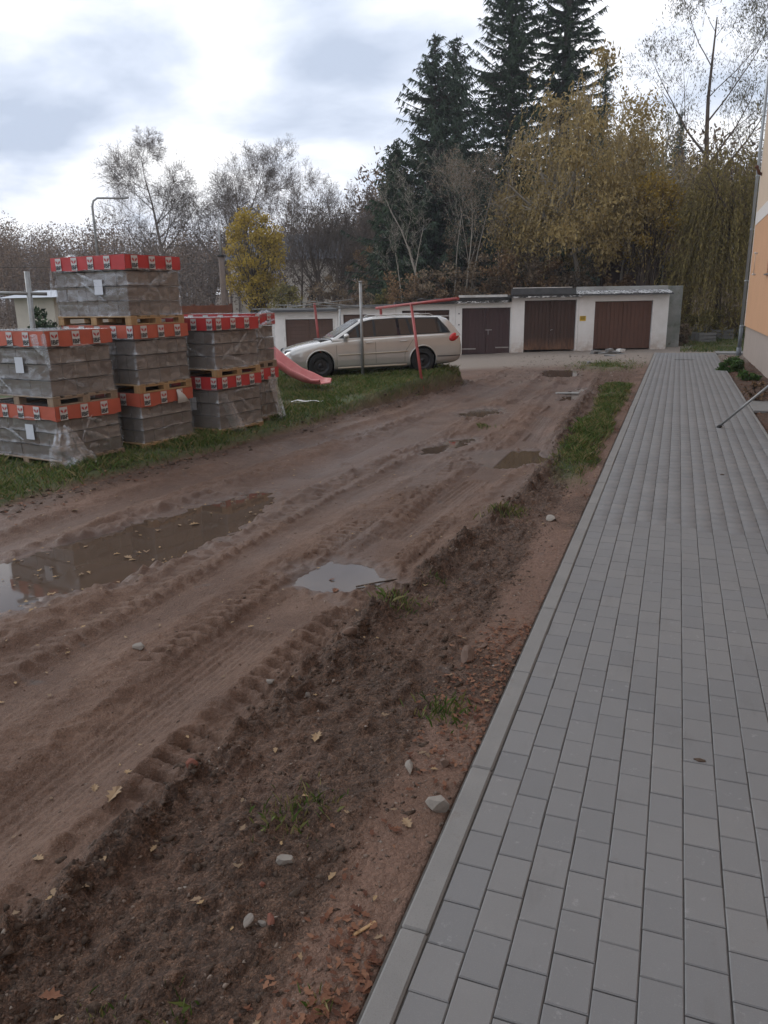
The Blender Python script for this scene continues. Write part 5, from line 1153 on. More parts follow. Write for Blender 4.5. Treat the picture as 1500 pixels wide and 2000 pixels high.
def weeping(px, d, top, rx, label, seed, mat='willow_leaf', nstr=650, slen=(1.2, 3.2), lsz=.085, bk='bark_pale', wind=(0, 0), step=.11, fork=.42, name='weeping_willow', group=None, hangto=.12, leafw=.26, dome=.55, clump=0):
    rng = np.random.default_rng(seed); o = tree_thing(name, px, d, label, 'tree', group); h = zat(px, top, d)-o.location.z
    r = grow(rng, (0, 0, 0), (.03, 0, 1), h*fork, h*.021, 0, 6, jit=.06, start=2); base = r[1][-1]; Ps = [list(r[:4])]; tips = []
    nl = 9
    for k in range(nl):
        a = k*2*math.pi/nl+rng.normal(0, .2); el_ = R(rng.uniform(28, 75)); L_ = math.hypot(rx*math.cos(el_), (h-base[2])*math.sin(el_))*.98
        g = grow(rng, base-np.array([0, 0, rng.random()*h*.08]), (math.cos(a)*math.cos(el_)*rx, math.sin(a)*math.cos(el_)*rx, math.sin(el_)*(h-base[2])), L_, h*.010, 2, 6, kids=(7, 5, 0), ang=(42, 45, 0), lr=(.5, .55, .5), up=.03, jit=.13, start=.2, rmin=.010)
        Ps.append(list(g[:4])); k_ = g[4] >= 1; tips.append(g[1][k_])
    P0, P1, R0, R1 = [np.concatenate([p[i] for p in Ps]) for i in range(4)]
    tips = np.concatenate(tips); e = np.stack([tips[:, 0]/rx, tips[:, 1]/rx, (tips[:, 2]-base[2]*.6)/(h-base[2]*.6)], 1); rad = np.linalg.norm(e, axis=1); tips = tips[(rad > .45) & (rad < 1.12) & (tips[:, 2] < h)]
    # dome samples fill the outline
    nd_ = int(nstr*dome); th = rng.random(nd_)*2*math.pi; ph_ = np.arccos(1-rng.random(nd_)*.95); rr_ = (1.02-.55*rng.random(nd_)**1.6)*(1+.14*np.sin(3*th+seed)+.10*np.sin(5*th+2.2*ph_))
    dome_p = np.stack([rx*rr_*np.sin(ph_)**.55*np.cos(th), rx*rr_*np.sin(ph_)**.55*np.sin(th), base[2]*.75+(h-base[2]*.75)*np.cos(ph_)*rr_], 1)
    st = np.concatenate([tips[rng.integers(0, len(tips), nstr-nd_)], dome_p])
    C = []; A = []; B = []; S0 = []; S1 = []
    if clump:
        nc = 90; i_c = rng.integers(0, nd_, nc); n = clump; w_ = rng.integers(0, nc, n); sg_ = rng.uniform(.25, .60, nc)
        q_ = dome_p[i_c][w_]*np.array([.93, .93, .95])+rng.normal(0, 1, (n, 3))*sg_[w_][:, None]*np.array([1, 1, .8]); dv = rnd_dirs(n, rng)*.8+np.array([0, 0, -.7]); dv /= np.linalg.norm(dv, axis=1, keepdims=True)
        b = np.cross(dv, rnd_dirs(n, rng)); b /= np.linalg.norm(b, axis=1, keepdims=True)+1e-9; s = lsz*1.15*rng.uniform(.6, 1.3, (n, 1)); C.append(q_); A.append(dv*s); B.append(b*s*.42)
    for p in st:
        l = rng.uniform(*slen); l = min(l, max(.3, p[2]-h*hangto*rng.uniform(.3, 1.6))); n = max(3, int(l/step)); t_ = np.linspace(0, 1, n)
        dr = rng.normal(0, .12, 2)+np.array(wind); out_ = np.array([p[0], p[1]])/max(.5, math.hypot(p[0], p[1]))*.25
        q_ = np.stack([p[0]+(dr[0]+out_[0])*l*t_**.8, p[1]+(dr[1]+out_[1])*l*t_**.8, p[2]+.10*np.sin(t_*3)-l*t_**1.25], 1)
        q_ += rng.normal(0, .025, q_.shape); S0.append(q_[:-1:2][:len(q_[2::2])]); S1.append(q_[2::2])
        dv = np.gradient(q_, axis=0); dv /= np.linalg.norm(dv, axis=1, keepdims=True)+1e-9; dv = dv+rng.normal(0, .45, dv.shape); dv /= np.linalg.norm(dv, axis=1, keepdims=True)
        b = np.cross(dv, rnd_dirs(n, rng)); b /= np.linalg.norm(b, axis=1, keepdims=True)+1e-9; s = lsz*rng.uniform(.6, 1.35, (n, 1)); C.append(q_); A.append(dv*s); B.append(b*s*leafw)
    Vt, Ft = leaf_quads(np.concatenate(C), np.concatenate(A), np.concatenate(B)); link('crown', mesh_np('crown', Vt, Ft), MATS[mat], o)
    S0 = np.concatenate(S0); S1 = np.concatenate(S1); P0 = np.concatenate([P0, S0]); P1 = np.concatenate([P1, S1]); z_ = np.full(len(S0), .0045*d/45); R0 = np.concatenate([R0, z_]); R1 = np.concatenate([R1, z_])
    link('trunk', wood_mesh('trunk', P0, P1, R0, R1), MATS[bk], o); return o
def shrub(px, d, top, rx, label, seed, mat, n=5000, bk='bark_brown', lsz=.07, name='shrub', cat='shrub', group=None, low=.0, clumps=26, stemn=9, h=None):
    rng = np.random.default_rng(seed); o = tree_thing(name, px, d, label, cat, group); h = h or max(.5, zat(px, top, d)-o.location.z)
    cc = rng.normal(size=(clumps, 3)); cc /= np.linalg.norm(cc, axis=1, keepdims=True); cc *= rng.uniform(.25, 1.0, (clumps, 1))**.6
    cc[:, 0] *= rx*.85; cc[:, 1] *= rx*.85; hh = h*(1-low); cc[:, 2] = h*low+hh*.5+cc[:, 2]*hh*.42
    cr = rx*rng.uniform(.16, .40, clumps); i = rng.integers(0, clumps, n); v = rnd_dirs(n, rng)*(rng.random((n, 1))**.45)
    C = cc[i]+v*cr[i][:, None]*np.array([1, 1, .8]); C[:, 2] = np.clip(C[:, 2], .02, h*1.04)
    A = rnd_dirs(n, rng); B = np.cross(A, rnd_dirs(n, rng)); B /= np.linalg.norm(B, axis=1, keepdims=True)+1e-9; s = lsz*rng.uniform(.55, 1.35, (n, 1))
    Vt, Ft = leaf_quads(C, A*s, B*s*.5); link('crown', mesh_np('crown', Vt, Ft), MATS[mat], o)
    P0 = []; P1 = []; R0 = []; R1 = []
    for k in range(clumps):
        b = np.array([rng.normal(0, rx*.10), rng.normal(0, rx*.10), 0]) if stemn > 1 else np.zeros(3); m = b*.4+cc[k]*np.array([.35, .35, .6]); rs = max(.012, h*.006)
        pts = [b, (b+m)/2+rng.normal(0, .03*rx, 3), m, (m+cc[k])/2+rng.normal(0, .04*rx, 3), cc[k]]
        for j in range(4): P0.append(pts[j]); P1.append(pts[j+1]); R0.append(rs*(1-.2*j)*(2.2 if stemn == 1 and j < 2 else 1)); R1.append(rs*(.8-.2*j)*(2.2 if stemn == 1 and j < 1 else 1))
        for _ in range(7):
            e_ = cc[k]+rnd_dirs(1, rng)[0]*cr[k]*1.25; P0.append(cc[k]*.8+m*.2); P1.append(e_); R0.append(.012); R1.append(.006)
    link('trunk', wood_mesh('trunk', *map(np.array, (P0, P1, R0, R1))), MATS[bk], o); return o
# -- left background
bare_tree('bare_tree', 332, 74, 236, 'tall bare tree rising behind the topmost pallet, taller of two', 101, 'bark_grey', 1.0, dens=1.5, start=.25, up=.05, rbase=.22, dens2=1.3)
bare_tree('bare_tree', 408, 77, 262, 'tall bare tree behind the utility pole, shorter of two', 102, 'bark_grey', 1.0, dens=1.5, start=.25, up=.05, rbase=.20, dens2=1.3)
bare_tree('slender_poplar', 505, 60, 288, 'slender bare poplar sticking up out of the yellow tree', 103, 'bark_grey', .45, start=.35, dens=.8)
shrub(503, 50, 378, 2.15, 'bright yellow autumn tree behind the utility pole', 104, 'yellow_leaf', 11000, 'bark_dark', .085, 'yellow_tree', 'tree', low=.12, clumps=95, stemn=1)
shrub(560, 48, 545, 1.5, 'low yellow green bush below the yellow tree', 105, 'olive_leaf', 2600, lsz=.08)
bare_tree('bare_tree', 640, 56, 303, 'bare tree with a fan of upright stems behind the red slide', 106, 'bark_grey', 1.0, stems=9, dens=.75, up=.16)
bare_tree('bare_tree', 585, 58, 345, 'thin bare tree between the yellow tree and the fan-stemmed one', 107, 'bark_grey', .7, stems=3, dens=.7)
bare_tree('bare_tree', 700, 60, 372, 'thin bare tree beside the dark spruce skirt', 108, 'bark_grey', .8, stems=3, dens=.7)
shrub(725, 52, 470, 1.8, 'brown shrub at the foot of the dark spruces', 109, 'rust_leaf', 3200)
shrub(745, 44, 545, 1.0, 'small yellowish shrub behind the grey steel post', 110, 'olive_leaf', 1500)
shrub(78, 22, 578, .75, 'dark evergreen bush under the small cream shed', 111, 'needles', 2200, lsz=.06, name='evergreen_bush')
# -- spruces
spruce(850, 48, 60, 5.5, 'spruce with its wide dark skirt reaching over the bare stems', 201, 'needles_blue')
spruce(888, 51, 64, 4.8, 'twin-topped spruce standing close behind the wide-skirted one', 202, 'needles_blue')
spruce(778, 47, 270, 3.2, 'short leaning spruce at the open end of the spruce group', 203)
spruce(985, 55, -170, 5.6, 'very tall spruce between the twin-topped one and the densest one', 204, 'needles', 1.7)
spruce(1086, 57, -420, 4.6, 'tallest and densest spruce behind the ochre willow', 205, 'needles', 2.1)
spruce(1160, 66, 92, 2.3, 'small thin spruce peeping over the ochre willow', 206, 'needles_blue', .6)
spruce(1302, 95, 212, 2.6, 'lone small spruce on the wooded slope', 207, 'needles')
spruce(930, 52, 330, 3.2, 'dark young spruce hidden behind the bare stems', 208, 'needles')
# -- willows and the thin tall tree
weeping(1125, 43, 168, 4.3, 'broad ochre weeping willow behind the middle garages', 301, 'willow_leaf', 1900, (.4, 1.7), .095, wind=(-.05, 0), hangto=.42, dome=.74, leafw=.34, clump=21000)
weeping(1228, 50, 215, 1.9, 'narrow greenish willow beside the broad ochre one', 302, 'olive_leaf', 420, (.8, 2.0), .09, hangto=.35, clump=3500)
weeping(1405, 42, 262, 2.1, 'low olive weeping willow beside the downspout', 303, 'willow_green', 1150, (2.0, 6.0), .09, bk='bark_brown', hangto=.04, dome=.5)
weeping(1340, 54, 285, 2.9, 'brownish willow on the slope above the timber house', 304, 'willow_leaf', 520, (1.0, 3.0), .10, hangto=.42, clump=5000)
bare_tree('tall_birch', 1396, 58, -130, 'tall thin tree with wind-blown drooping leaves beside the orange house', 305, 'bark_brown', .85, leaf='grey_leaf', lper=2, lsize=.10, dens=.75, start=.38, up=.06, rbase=.30, ldown=1.2, laspect=.25, lshift=(-.06, 0, -.10))
shrub(1262, 42.3, 325, 1.9, 'golden yellow shrub between the two willows', 306, 'gold_leaf', 3600, lsz=.085, low=.40, clumps=60, stemn=1)
shrub(1180, 47, 430, 2.2, 'brown thicket shrub below the ochre willow', 307, 'brown_leaf', 3000)
shrub(1315, 46, 430, 1.7, 'russet shrub over the timber house roof', 308, 'rust_leaf', 1800, low=.6)
shrub(1290, 46, 440, 1.2, 'yellow leaved shrub below the golden one', 309, 'yellow_leaf', 900, low=.5)
shrub(1380, 40.5, 600, 1.1, 'yellow tinted shrub at the foot of the low willow', 310, 'olive_leaf', 2000)
shrub(1330, 37.5, 628, .6, 'dark weedy shrub against the mossy concrete wall', 311, 'brown_leaf', 1400)
shrub(1432, 43, 585, 1.6, 'dark brown shrub behind the downspout', 312, 'brown_leaf', 2500)
# -- pale stems in front of the spruces
for i_, (px, d, tp, ln_, st, lb) in enumerate(((862, 42, 300, -.30, 1, 'pale bare stem leaning away over the third garage'), (905, 43, 285, -.06, 3, 'clump of pale bare stems with dry brown leaves at the top'), (950, 44, 275, -.16, 2, 'pale forked stem before the very tall spruce'),
        (1000, 43, 330, .05, 2, 'thin pale stems before the willow with few leaves'), (1212, 43.5, 330, -.03, 1, 'straight pale stem rising over the end garage'), (1228, 44, 360, .04, 1, 'slim pale stem standing close by the straight one'), (800, 42.5, 360, .04, 2, 'pale bare stems at the edge of the spruce skirt'), (1080, 43.5, 360, .10, 2, 'bare stems below the willow crown'))):
    bare_tree('bare_sapling', px, d, tp, lb, 400+i_, 'bark_pale', .75, stems=st, leaf='brown_leaf' if i_ in (1, 3, 7) else None, lper=1, lsize=.045, lean=ln_, dens=.42, rbase=.11, start=.4, up=.14, group='pale stems behind the garages')
# -- brown undergrowth behind the garages
UL = ['russet bush behind the black roll on the garage roof', 'brown bush at the foot of the leaning pale stem', 'low russet bush behind the roof joint of the plum-door garage', 'tall brown bush behind the plum-door garage', 'russet bush behind the plum and umber door garages, between them', 'tall brown bush behind the umber-door garage', 'russet bush behind the middle of the umber-door garage', 'brown bush behind the joint of umber and rust door garages', 'brown bush at the trunk of the ochre willow', 'low russet bush at the foot of the straight pale stem', 'brown bush behind the car bonnet garage', 'brown bush under the fan-stemmed bare tree', 'highest brown bush deep in the thicket under the willow', 'brown bush deep in the thicket behind the pale stem clump']
for i_, (px, d, tp, rx, mt) in enumerate(((790, 41.5, 500, 1.4, 'rust_leaf'), (840, 41.5, 470, 1.5, 'brown_leaf'), (885, 41, 505, 1.3, 'rust_leaf'), (930, 42, 455, 1.7, 'brown_leaf'), (975, 41.5, 480, 1.5, 'rust_leaf'), (1020, 42, 450, 1.7, 'brown_leaf'), (1065, 41.5, 475, 1.5, 'rust_leaf'), (1110, 42, 500, 1.4, 'brown_leaf'), (1160, 42, 510, 1.3, 'brown_leaf'), (1205, 42, 520, 1.2, 'rust_leaf'), (700, 43, 535, 1.2, 'brown_leaf'), (640, 45, 530, 1.3, 'brown_leaf'), (1040, 46, 400, 1.9, 'brown_leaf'), (900, 46, 420, 1.8, 'brown_leaf'))):
    shrub(px, d, tp, rx, UL[i_], 500+i_, mt, 2600, lsz=.075, group='undergrowth bushes behind the garages')
# -- woods on the slopes: one mass each
def woods(name, pxr, dr, n, hr, mat, seed, cards=150, grp='', ever=.06, csz=.022):
    rng = np.random.default_rng(seed); C = []; A = []; B = []; P0 = []; P1 = []; R0 = []
    for k in range(n):
        px = rng.uniform(*pxr); d = math.sqrt(rng.uniform(dr[0]**2, dr[1]**2)); g = bear(px, d); z0 = lz(*g); h = rng.uniform(*hr); r = h*rng.uniform(.20, .30)
        P0.append((g[0], g[1], z0-.3)); P1.append((g[0]+rng.normal(0, .3), g[1], z0+h*.8)); R0.append(h*.011)
        m = cards; v = rnd_dirs(m, rng)*(rng.random((m, 1))**.5); cone = rng.random() < ever
        c = np.array([g[0], g[1], z0+h*.60])+v*np.array([r, r, h*.40])
        if cone: u = rng.random(m)**.7; a = rng.random(m)*6.28; c = np.stack([g[0]+r*.8*u*np.cos(a), g[1]+r*.8*u*np.sin(a), z0+h*(1.05-u)], 1)
        dv = v*.5+np.array([0, 0, .15])+rng.normal(0, .8, (m, 3)); dv /= np.linalg.norm(dv, axis=1, keepdims=True); b = np.cross(dv, rnd_dirs(m, rng)); b /= np.linalg.norm(b, axis=1, keepdims=True)+1e-9
        s = (rng.uniform(.4, 1.2, (m, 1)))*h*csz; C.append(c); A.append(dv*s); B.append(b*s*.40)
    Vt, Ft = leaf_tris(np.concatenate(C), np.concatenate(A), np.concatenate(B)); V2, F2 = segs_mesh('', P0, P1, R0, np.array(R0)*.3, 4)
    tag(link(name, mesh_mix(name, V2, F2, (Vt, Ft)), MATS[mat]), kind='stuff')
foliage('far_wood', [(0.075, 0.06, 0.051), (0.1275, 0.099, 0.081), (0.18, 0.138, 0.108)], .9, 0, .06)
foliage('far_wood_rust', [(0.09, 0.063, 0.045), (0.1575, 0.108, 0.072), (0.225, 0.15, 0.093)], .9, 0, .06)
woods('woodland', (-160, 780), (95, 150), 230, (9, 14), 'far_wood_rust', 601, 1000, csz=.014)
woods('woodland', (-200, 900), (150, 300), 520, (11, 17), 'far_wood', 602, 300, csz=.018)
woods('woodland', (730, 1560), (66, 120), 260, (8, 13), 'far_wood_rust', 603, 420)
woods('thicket', (250, 760), (58, 85), 70, (4, 7), 'far_wood', 604, 420, ever=0)
woods('thicket', (-260, 260), (50, 90), 60, (2.5, 5), 'far_wood', 605, 600, ever=.1)
# low plants in the bed by the house
shrub(1440, 24.6, 700, .42, 'low bright green leafy plant in the bed by the house wall', 701, 'green_leaf', 4200, lsz=.038, name='leafy_plant', cat='plant', clumps=30, h=.58)
shrub(1478, 22.2, 700, .34, 'smaller leafy plant beside the bright green one by the house wall', 703, 'green_leaf', 1800, lsz=.038, name='leafy_plant', cat='plant', clumps=20, h=.40)
shrub(1500, 17.5, 700, .30, 'dry brown twiggy shrub in the bed beside the leaning rod', 702, 'rust_leaf', 260, lsz=.03, clumps=16, h=.75)
# ================================================================== GRASS, LEAVES, STONES
foliage('grass_blade', [(.036, .068, .013), (.074, .125, .026), (.130, .165, .045), (.235, .190, .085)], .65, .2, 1.5)
foliage('fallen_leaf', [(.075, .029, .017), (.150, .062, .034), (.240, .120, .070)], .75, .1, 9)
foliage('pale_leaf', [(.17, .115, .07), (.27, .19, .12), (.36, .24, .12)], .7, .1, 9)
rg = np.random.default_rng(77)
def grass(name, x0, x1, y0, y1, n, zone, hh, thr=.5):
    x = rg.uniform(x0, x1, n); y = rg.uniform(y0, y1, n); w = zone(x, y); k = rg.random(n) < w; x, y = x[k], y[k]; m = len(x); z = gz(x, y)
    cl = .55+.9*np.clip(fbm(x, y, 1.6, 3, 81)+.5, 0, 1); h = hh*rg.uniform(.45, 1.25, m)*cl; a = rg.random(m)*6.283; le = rg.normal(0, .55, (m, 2))*h[:, None]; w_ = .0028+.00022*np.hypot(x, y)
    bx, by = np.cos(a)*w_, np.sin(a)*w_; zb = z-.01
    V_ = np.stack([np.stack([x-bx, y-by, zb], 1), np.stack([x+bx, y+by, zb], 1), np.stack([x+le[:, 0]*.45+bx*.7, y+le[:, 1]*.45+by*.7, z+h*.62], 1), np.stack([x+le[:, 0], y+le[:, 1], z+h], 1)], 1).reshape(-1, 3)
    tag(link(name, mesh_np(name, V_, np.arange(m*4).reshape(-1, 4)), MATS['grass_blade']), kind='stuff')
def lawn_zone(x, y): return np.clip(aux_at('lawn', x, y)*1.0, 0, 1)*(.35+.65*(fbm(x, y, .9, 3, 85) > -.28))
grass('grass', -10.2, -5.2, 2.0, 14.0, 64000, lawn_zone, .075)
grass('grass', -13, -4.9, 14.0, 22.5, 60000, lawn_zone, .085)
grass('grass', -2.2, -.85, 8.4, 21.0, 42000, lambda x, y: aux_at('gs', x, y)*(.25+.75*(fbm(x, y, 1.5, 3, 88) > -.2)), .065)
grass('grass', -3.6, -.9, 23.5, 29.0, 9000, lambda x, y: np.exp(-((x+2.1)/.8)**2-((y-26.4)/1.3)**2)*(fbm(x, y, 2.5, 2, 86) > -.1), .06)
grass('grass', .2, 9, 32.9, 43, 22000, lambda x, y: .75*(fbm(x, y, .8, 3, 87) > -.2), .13)
def tufts(x, y):
    w = np.zeros(len(x))
    for px, py, r in ((780, 1180, .13), (855, 1132, .07), (600, 1570, .10), (870, 1390, .12), (560, 1600, .10), (930, 825, .2), (985, 1000, .16), (180, 1975, .06), (350, 1985, .06), (640, 1960, .06), (1140, 905, .3)):
        g = gp(px, py, -.04); w = np.maximum(w, np.exp(-((x-g[0])**2+(y-g[1])**2)/r**2))
    return w*.8
grass('grass', -3.2, -.85, 1.2, 13.5, 120000, tufts, .05)
def leaves(name, x, y, mat, size, lift=.006):
    m = len(x); z = gz(x, y); a = rg.random(m)*6.283; s = size*rg.uniform(.5, 1.35, m); t1 = rg.normal(0, .35, m); t2 = rg.normal(0, .3, m); cu = rg.uniform(.1, 1.1, m)
    ux, uy = np.cos(a), np.sin(a); prof = [(-1, 0), (-.55, .42), (-.2, .30), (.1, .55), (.35, .30), (1, 0), (.35, -.28), (.1, -.52), (-.2, -.30), (-.55, -.40)]
    V_ = []
    for (p, w) in prof:
        X_ = x+s*(p*ux-w*uy); Y_ = y+s*(p*uy+w*ux); V_.append(np.stack([X_, Y_, z+lift+s*(np.abs(p*t1+w*t2)+abs(w)*np.abs(cu)*.9)], 1))
    V_ = np.stack(V_, 1).reshape(-1, 3); tag(link(name, mesh_np(name, V_, np.arange(m*len(prof)).reshape(-1, len(prof))), MATS[mat]), kind='stuff')
def sample(n, x0, x1, y0, y1, w):
    x = rg.uniform(x0, x1, n); y = y0+(y1-y0)*rg.random(n)**1.4; k = rg.random(n) < w(x, y); return x[k], y[k]
x, y = sample(13000, -1.2, -.75, 1.2, 20, lambda x, y: np.clip(.10+1.7*(fbm(x, y, .9, 3, 91)+.12), 0, 1)*np.clip(1-(-.74-x)/.42, .05, 1)); leaves('leaves', x, y, 'fallen_leaf', .018)
x, y = sample(2600, -7.2, -.8, 1.2, 24, lambda x, y: .28+.5*(fbm(x, y, .8, 3, 92) > .15)); leaves('leaves', x, y, 'pale_leaf', .019)
x, y = sample(1500, -7.9, -6.2, 3.5, 14, lambda x, y: .25+.75*np.exp(-((x-interp(y, LAWN_L)-.1)/.25)**2)); leaves('leaves', x, y, 'fallen_leaf', .03)
x, y = sample(3200, 1.48, 2.34, 6, 31, lambda x, y: .35+.6*(fbm(x, y, 1.2, 3, 93) > 0)); leaves('leaves', x, y, 'fallen_leaf', .035)
x, y = sample(700, -5.6, -4.0, 3.2, 8.2, lambda x, y: aux_at('wet', x, y)*.20)
m_ = len(x); zsave = gz
gz_pud = lambda X_, Y_: np.maximum(zsave(X_, Y_), -.124)
gz = gz_pud; leaves('leaves', x, y, 'pale_leaf', .026, .003); gz = zsave
lab = [(225, 1555, 'big curled tan leaf lying on the tyre tread', .055), (185, 1540, 'pale round leaf beside the big curled tan leaf', .03), (250, 1512, 'tan leaf just behind the big curled one', .032), (75, 1678, 'ragged buff leaf alone on the dark soil', .03), (300, 1658, 'small buff leaf on smooth dark mud', .022), (620, 1440, 'flat ochre leaf on the rough soil', .045), (655, 1152, 'orange leaf at the edge of the small puddle', .05), (648, 1134, 'brown leaf floating on the small puddle', .03), (795, 1610, 'yellow leaf close to the kerb stones', .035), (250, 1090, 'pale leaf floating on the long puddle', .05), (380, 1025, 'whitish scrap of leaf floating on the long puddle', .06), (145, 995, 'pale green leaf on the mud by the grass edge', .05), (100, 1950, 'russet leaf in the dark soil near weeds', .04)]
prof = [(-1, 0), (-.7, .22), (-.5, .55), (-.25, .32), (.0, .75), (.2, .34), (.55, .5), (.6, .16), (1, 0), (.6, -.18), (.5, -.52), (.2, -.3), (-.05, -.72), (-.25, -.3), (-.55, -.5), (-.7, -.2)]
for i_, (px, py, lb, s) in enumerate(lab):
    g = gp(px, py, -.08); z0 = float(gz_pud(g[0], g[1])); g = gp(px, py, z0); z0 = float(gz_pud(g[0], g[1])); rr = random.Random(i_); m = MB()
    pts = [(p*s, w*s, .004+s*(.35*abs(w)+.12*p*rr.uniform(-1, 1))) for p, w in prof]; m.add([(0, 0, .004)]+pts, [(0, k+1, (k+1) % len(pts)+1) for k in range(len(pts))])
    tag(m.build('fallen_leaf', MATS['pale_leaf'] if i_ not in (6, 7, 12) else MATS['fallen_leaf'], None, (g[0], g[1], z0+.004), (rr.uniform(-.15, .15), rr.uniform(-.15, .15), rr.uniform(0, 6))), lb, 'leaf')
# pebbles, clods, chips: uncountable
def lumps(name, x, y, size, mat, sq=.7, sink=.62):
    bv = np.array([(1, 0, 0), (-1, 0, 0), (0, 1, 0), (0, -1, 0), (0, 0, 1), (0, 0, -1.), (.7, .7, .3), (-.7, -.6, .45)]); bf = np.array([(0, 6, 4), (6, 2, 4), (2, 1, 4), (1, 7, 4), (7, 3, 4), (3, 0, 4), (6, 0, 5), (2, 6, 5), (1, 2, 5), (7, 1, 5), (3, 7, 5), (0, 3, 5)])
    m = len(x); s = size*(rg.random(m)**2.2*1.7+.25); j = bv[None]*(1+rg.normal(0, .30, (m, len(bv), 1))); a = rg.random(m)*6.283; sc = np.stack([rg.uniform(.7, 1.3, m), rg.uniform(.6, 1.1, m), rg.uniform(.45, .9, m)*sq/.7], 1); j = j*sc[:, None]*s[:, None, None]
    X_ = j[..., 0]*np.cos(a)[:, None]-j[..., 1]*np.sin(a)[:, None]+x[:, None]; Y_ = j[..., 0]*np.sin(a)[:, None]+j[..., 1]*np.cos(a)[:, None]+y[:, None]; Z_ = j[..., 2]+(gz(x, y)+s*(.5-sink))[:, None]
    V_ = np.stack([X_, Y_, Z_], -1).reshape(-1, 3); F_ = (np.arange(m)[:, None, None]*len(bv)+bf[None]).reshape(-1, 3); tag(link(name, mesh_np(name, V_, F_, False), mat), kind='stuff')
t = NT('soil_clod'); P = t.pos(); c = t.mix(t.rng(t.noise(40, 5, .7, P), .3, .7, 0, 1), (.040, .026, .018), (.115, .076, .052)); t.set(Base_Color=c, Roughness=.95); t.bump(t.noise(110, 4, .7, P), .8, .01)
t = NT('mud_crumb'); P = t.pos(); c = t.mix(t.rng(t.noise(30, 5, .7, P), .3, .7, 0, 1), (.070, .041, .028), (.170, .105, .073)); t.set(Base_Color=c, Roughness=.92)
t = NT('pebble'); oi = t.node('ShaderNodeNewGeometry').outputs['Random Per Island']; c = t.ramp(oi, [(0, (.07, .048, .035)), (.5, (.13, .09, .068)), (.85, (.20, .15, .115)), (1, (.30, .26, .22))]); t.set(Base_Color=c, Roughness=.85); t.bump(t.noise(150, 3, .6, t.pos()), .4, .003)
x, y = sample(16000, -2.6, -.9, 1.2, 14, lambda x, y: np.clip(aux_at('cl', x, y)*9+aux_at('soil', x, y)*.16*(fbm(x, y, 1.8, 3, 95) > 0), 0, 1)); lumps('soil_clods', x, y, .0135, MATS['soil_clod'])
x, y = sample(9000, -7.2, -4.6, 3, 22, lambda x, y: np.clip(aux_at('edge', x, y), 0, 1)*(fbm(x, y, 1.4, 3, 96) > -.1)); lumps('soil_clods', x, y, .022, MATS['soil_clod'])
x, y = sample(9000, -2.3, -.75, 1.15, 12, lambda x, y: np.clip(aux_at('soil', x, y)*.5+aux_at('strip', x, y)*.6, 0, 1)); lumps('pebbles', x, y, .0062, MATS['pebble'])
x, y = sample(3000, -6.8, -1.6, 1.3, 20, lambda x, y: .5+0*x); lumps('pebbles', x, y, .0075, MATS['pebble'])
x, y = sample(1500, -5.5, -.9, 21, 31, lambda x, y: .8+0*x); lumps('pebbles', x, y, .025, MATS['pebble'])
x, y = sample(26000, -6.6, -1.7, 1.3, 17, lambda x, y: np.clip(.12+1.2*np.clip(fbm(x, y*.4, 1.6, 3, 97), 0, 1), 0, 1)*(aux_at('wet', x, y) < .5)*(aux_at('lawn', x, y) < .5)); lumps('mud_crumbs', x, y, .0065, MATS['mud_crumb'])
x, y = sample(22000, -2.2, -.95, 1.15, 9, lambda x, y: np.clip(aux_at('soil', x, y)*(.15+1.3*np.clip(fbm(x, y, 2.2, 3, 98), 0, 1)), 0, 1)); lumps('soil_crumbs', x, y, .008, MATS['soil_clod'])
# stones one can point at
simple('stone_pale', (.235, .21, .18), .85, var=.22, scale=14, bump=.7, bscale=60, dirt=(.13, .088, .062)); simple('stone_grey', (.20, .175, .15), .88, var=.25, scale=14, bump=.7, bscale=60, dirt=(.10, .065, .045)); simple('stone_brown', (.15, .10, .075), .9, var=.3, scale=9, bump=.6, bscale=50); simple('brick_red', (.17, .062, .040), .9, var=.25, scale=12, dirt=(.09, .055, .038))
def stone(px, py, w, d, h, mat, label, seed, rot=None, flat=False, name='stone'):
    g = gp(px, py, -.05); z0 = lz(g[0], g[1]); g = gp(px, py, z0+h*.3); z0 = lz(g[0], g[1]); rr = random.Random(seed); bm = bmesh.new(); bmesh.ops.create_icosphere(bm, subdivisions=2, radius=1)
    pl = [(Vector((rr.gauss(0, 1), rr.gauss(0, 1), rr.gauss(0, 1))).normalized(), rr.uniform(.38, .74)) for _ in range(13)]
    if flat: pl += [(Vector((0, 0, 1)), .28), (Vector((0, 0, -1)), .28)]
    for v in bm.verts:
        p = v.co.copy()
        for n_, o_ in pl:
            e_ = p.dot(n_)-o_
            if e_ > 0: p -= n_*e_
        v.co = Vector((p.x*w/1.35, p.y*d/1.35, p.z*h/(1.35 if not flat else .56)))
    m = D.meshes.new('stone'); bm.to_mesh(m); bm.free()
    tag(link(name, m, MATS[mat], None, (g[0], g[1], z0+h*.30), (rr.uniform(-.12, .12), rr.uniform(-.12, .12), rr.uniform(0, 3) if rot is None else rot)), label, 'stone')
stone(560, 1680, .060, .050, .03, 'stone_pale', 'pale three-cornered stone chip lying on dark soil', 1, .3, True)
stone(800, 1497, .040, .085, .035, 'stone_pale', 'long pale stone sliver near the kerb', 2, .35)
stone(858, 1570, .085, .095, .07, 'stone_pale', 'grey green concrete lump touching the kerb', 3)
stone(485, 1800, .040, .055, .04, 'stone_grey', 'upright grey stone half buried in the soil', 4)
stone(512, 1802, .025, .028, .022, 'stone_grey', 'small grey stone leaning on the half buried one', 5)
stone(1077, 1011, .10, .17, .06, 'stone_pale', 'smooth pale boulder on the sandy strip by the kerb', 6, .5)
stone(912, 1278, .13, .10, .09, 'stone_brown', 'brown stone crusted with soil at the end of the ridge', 7)
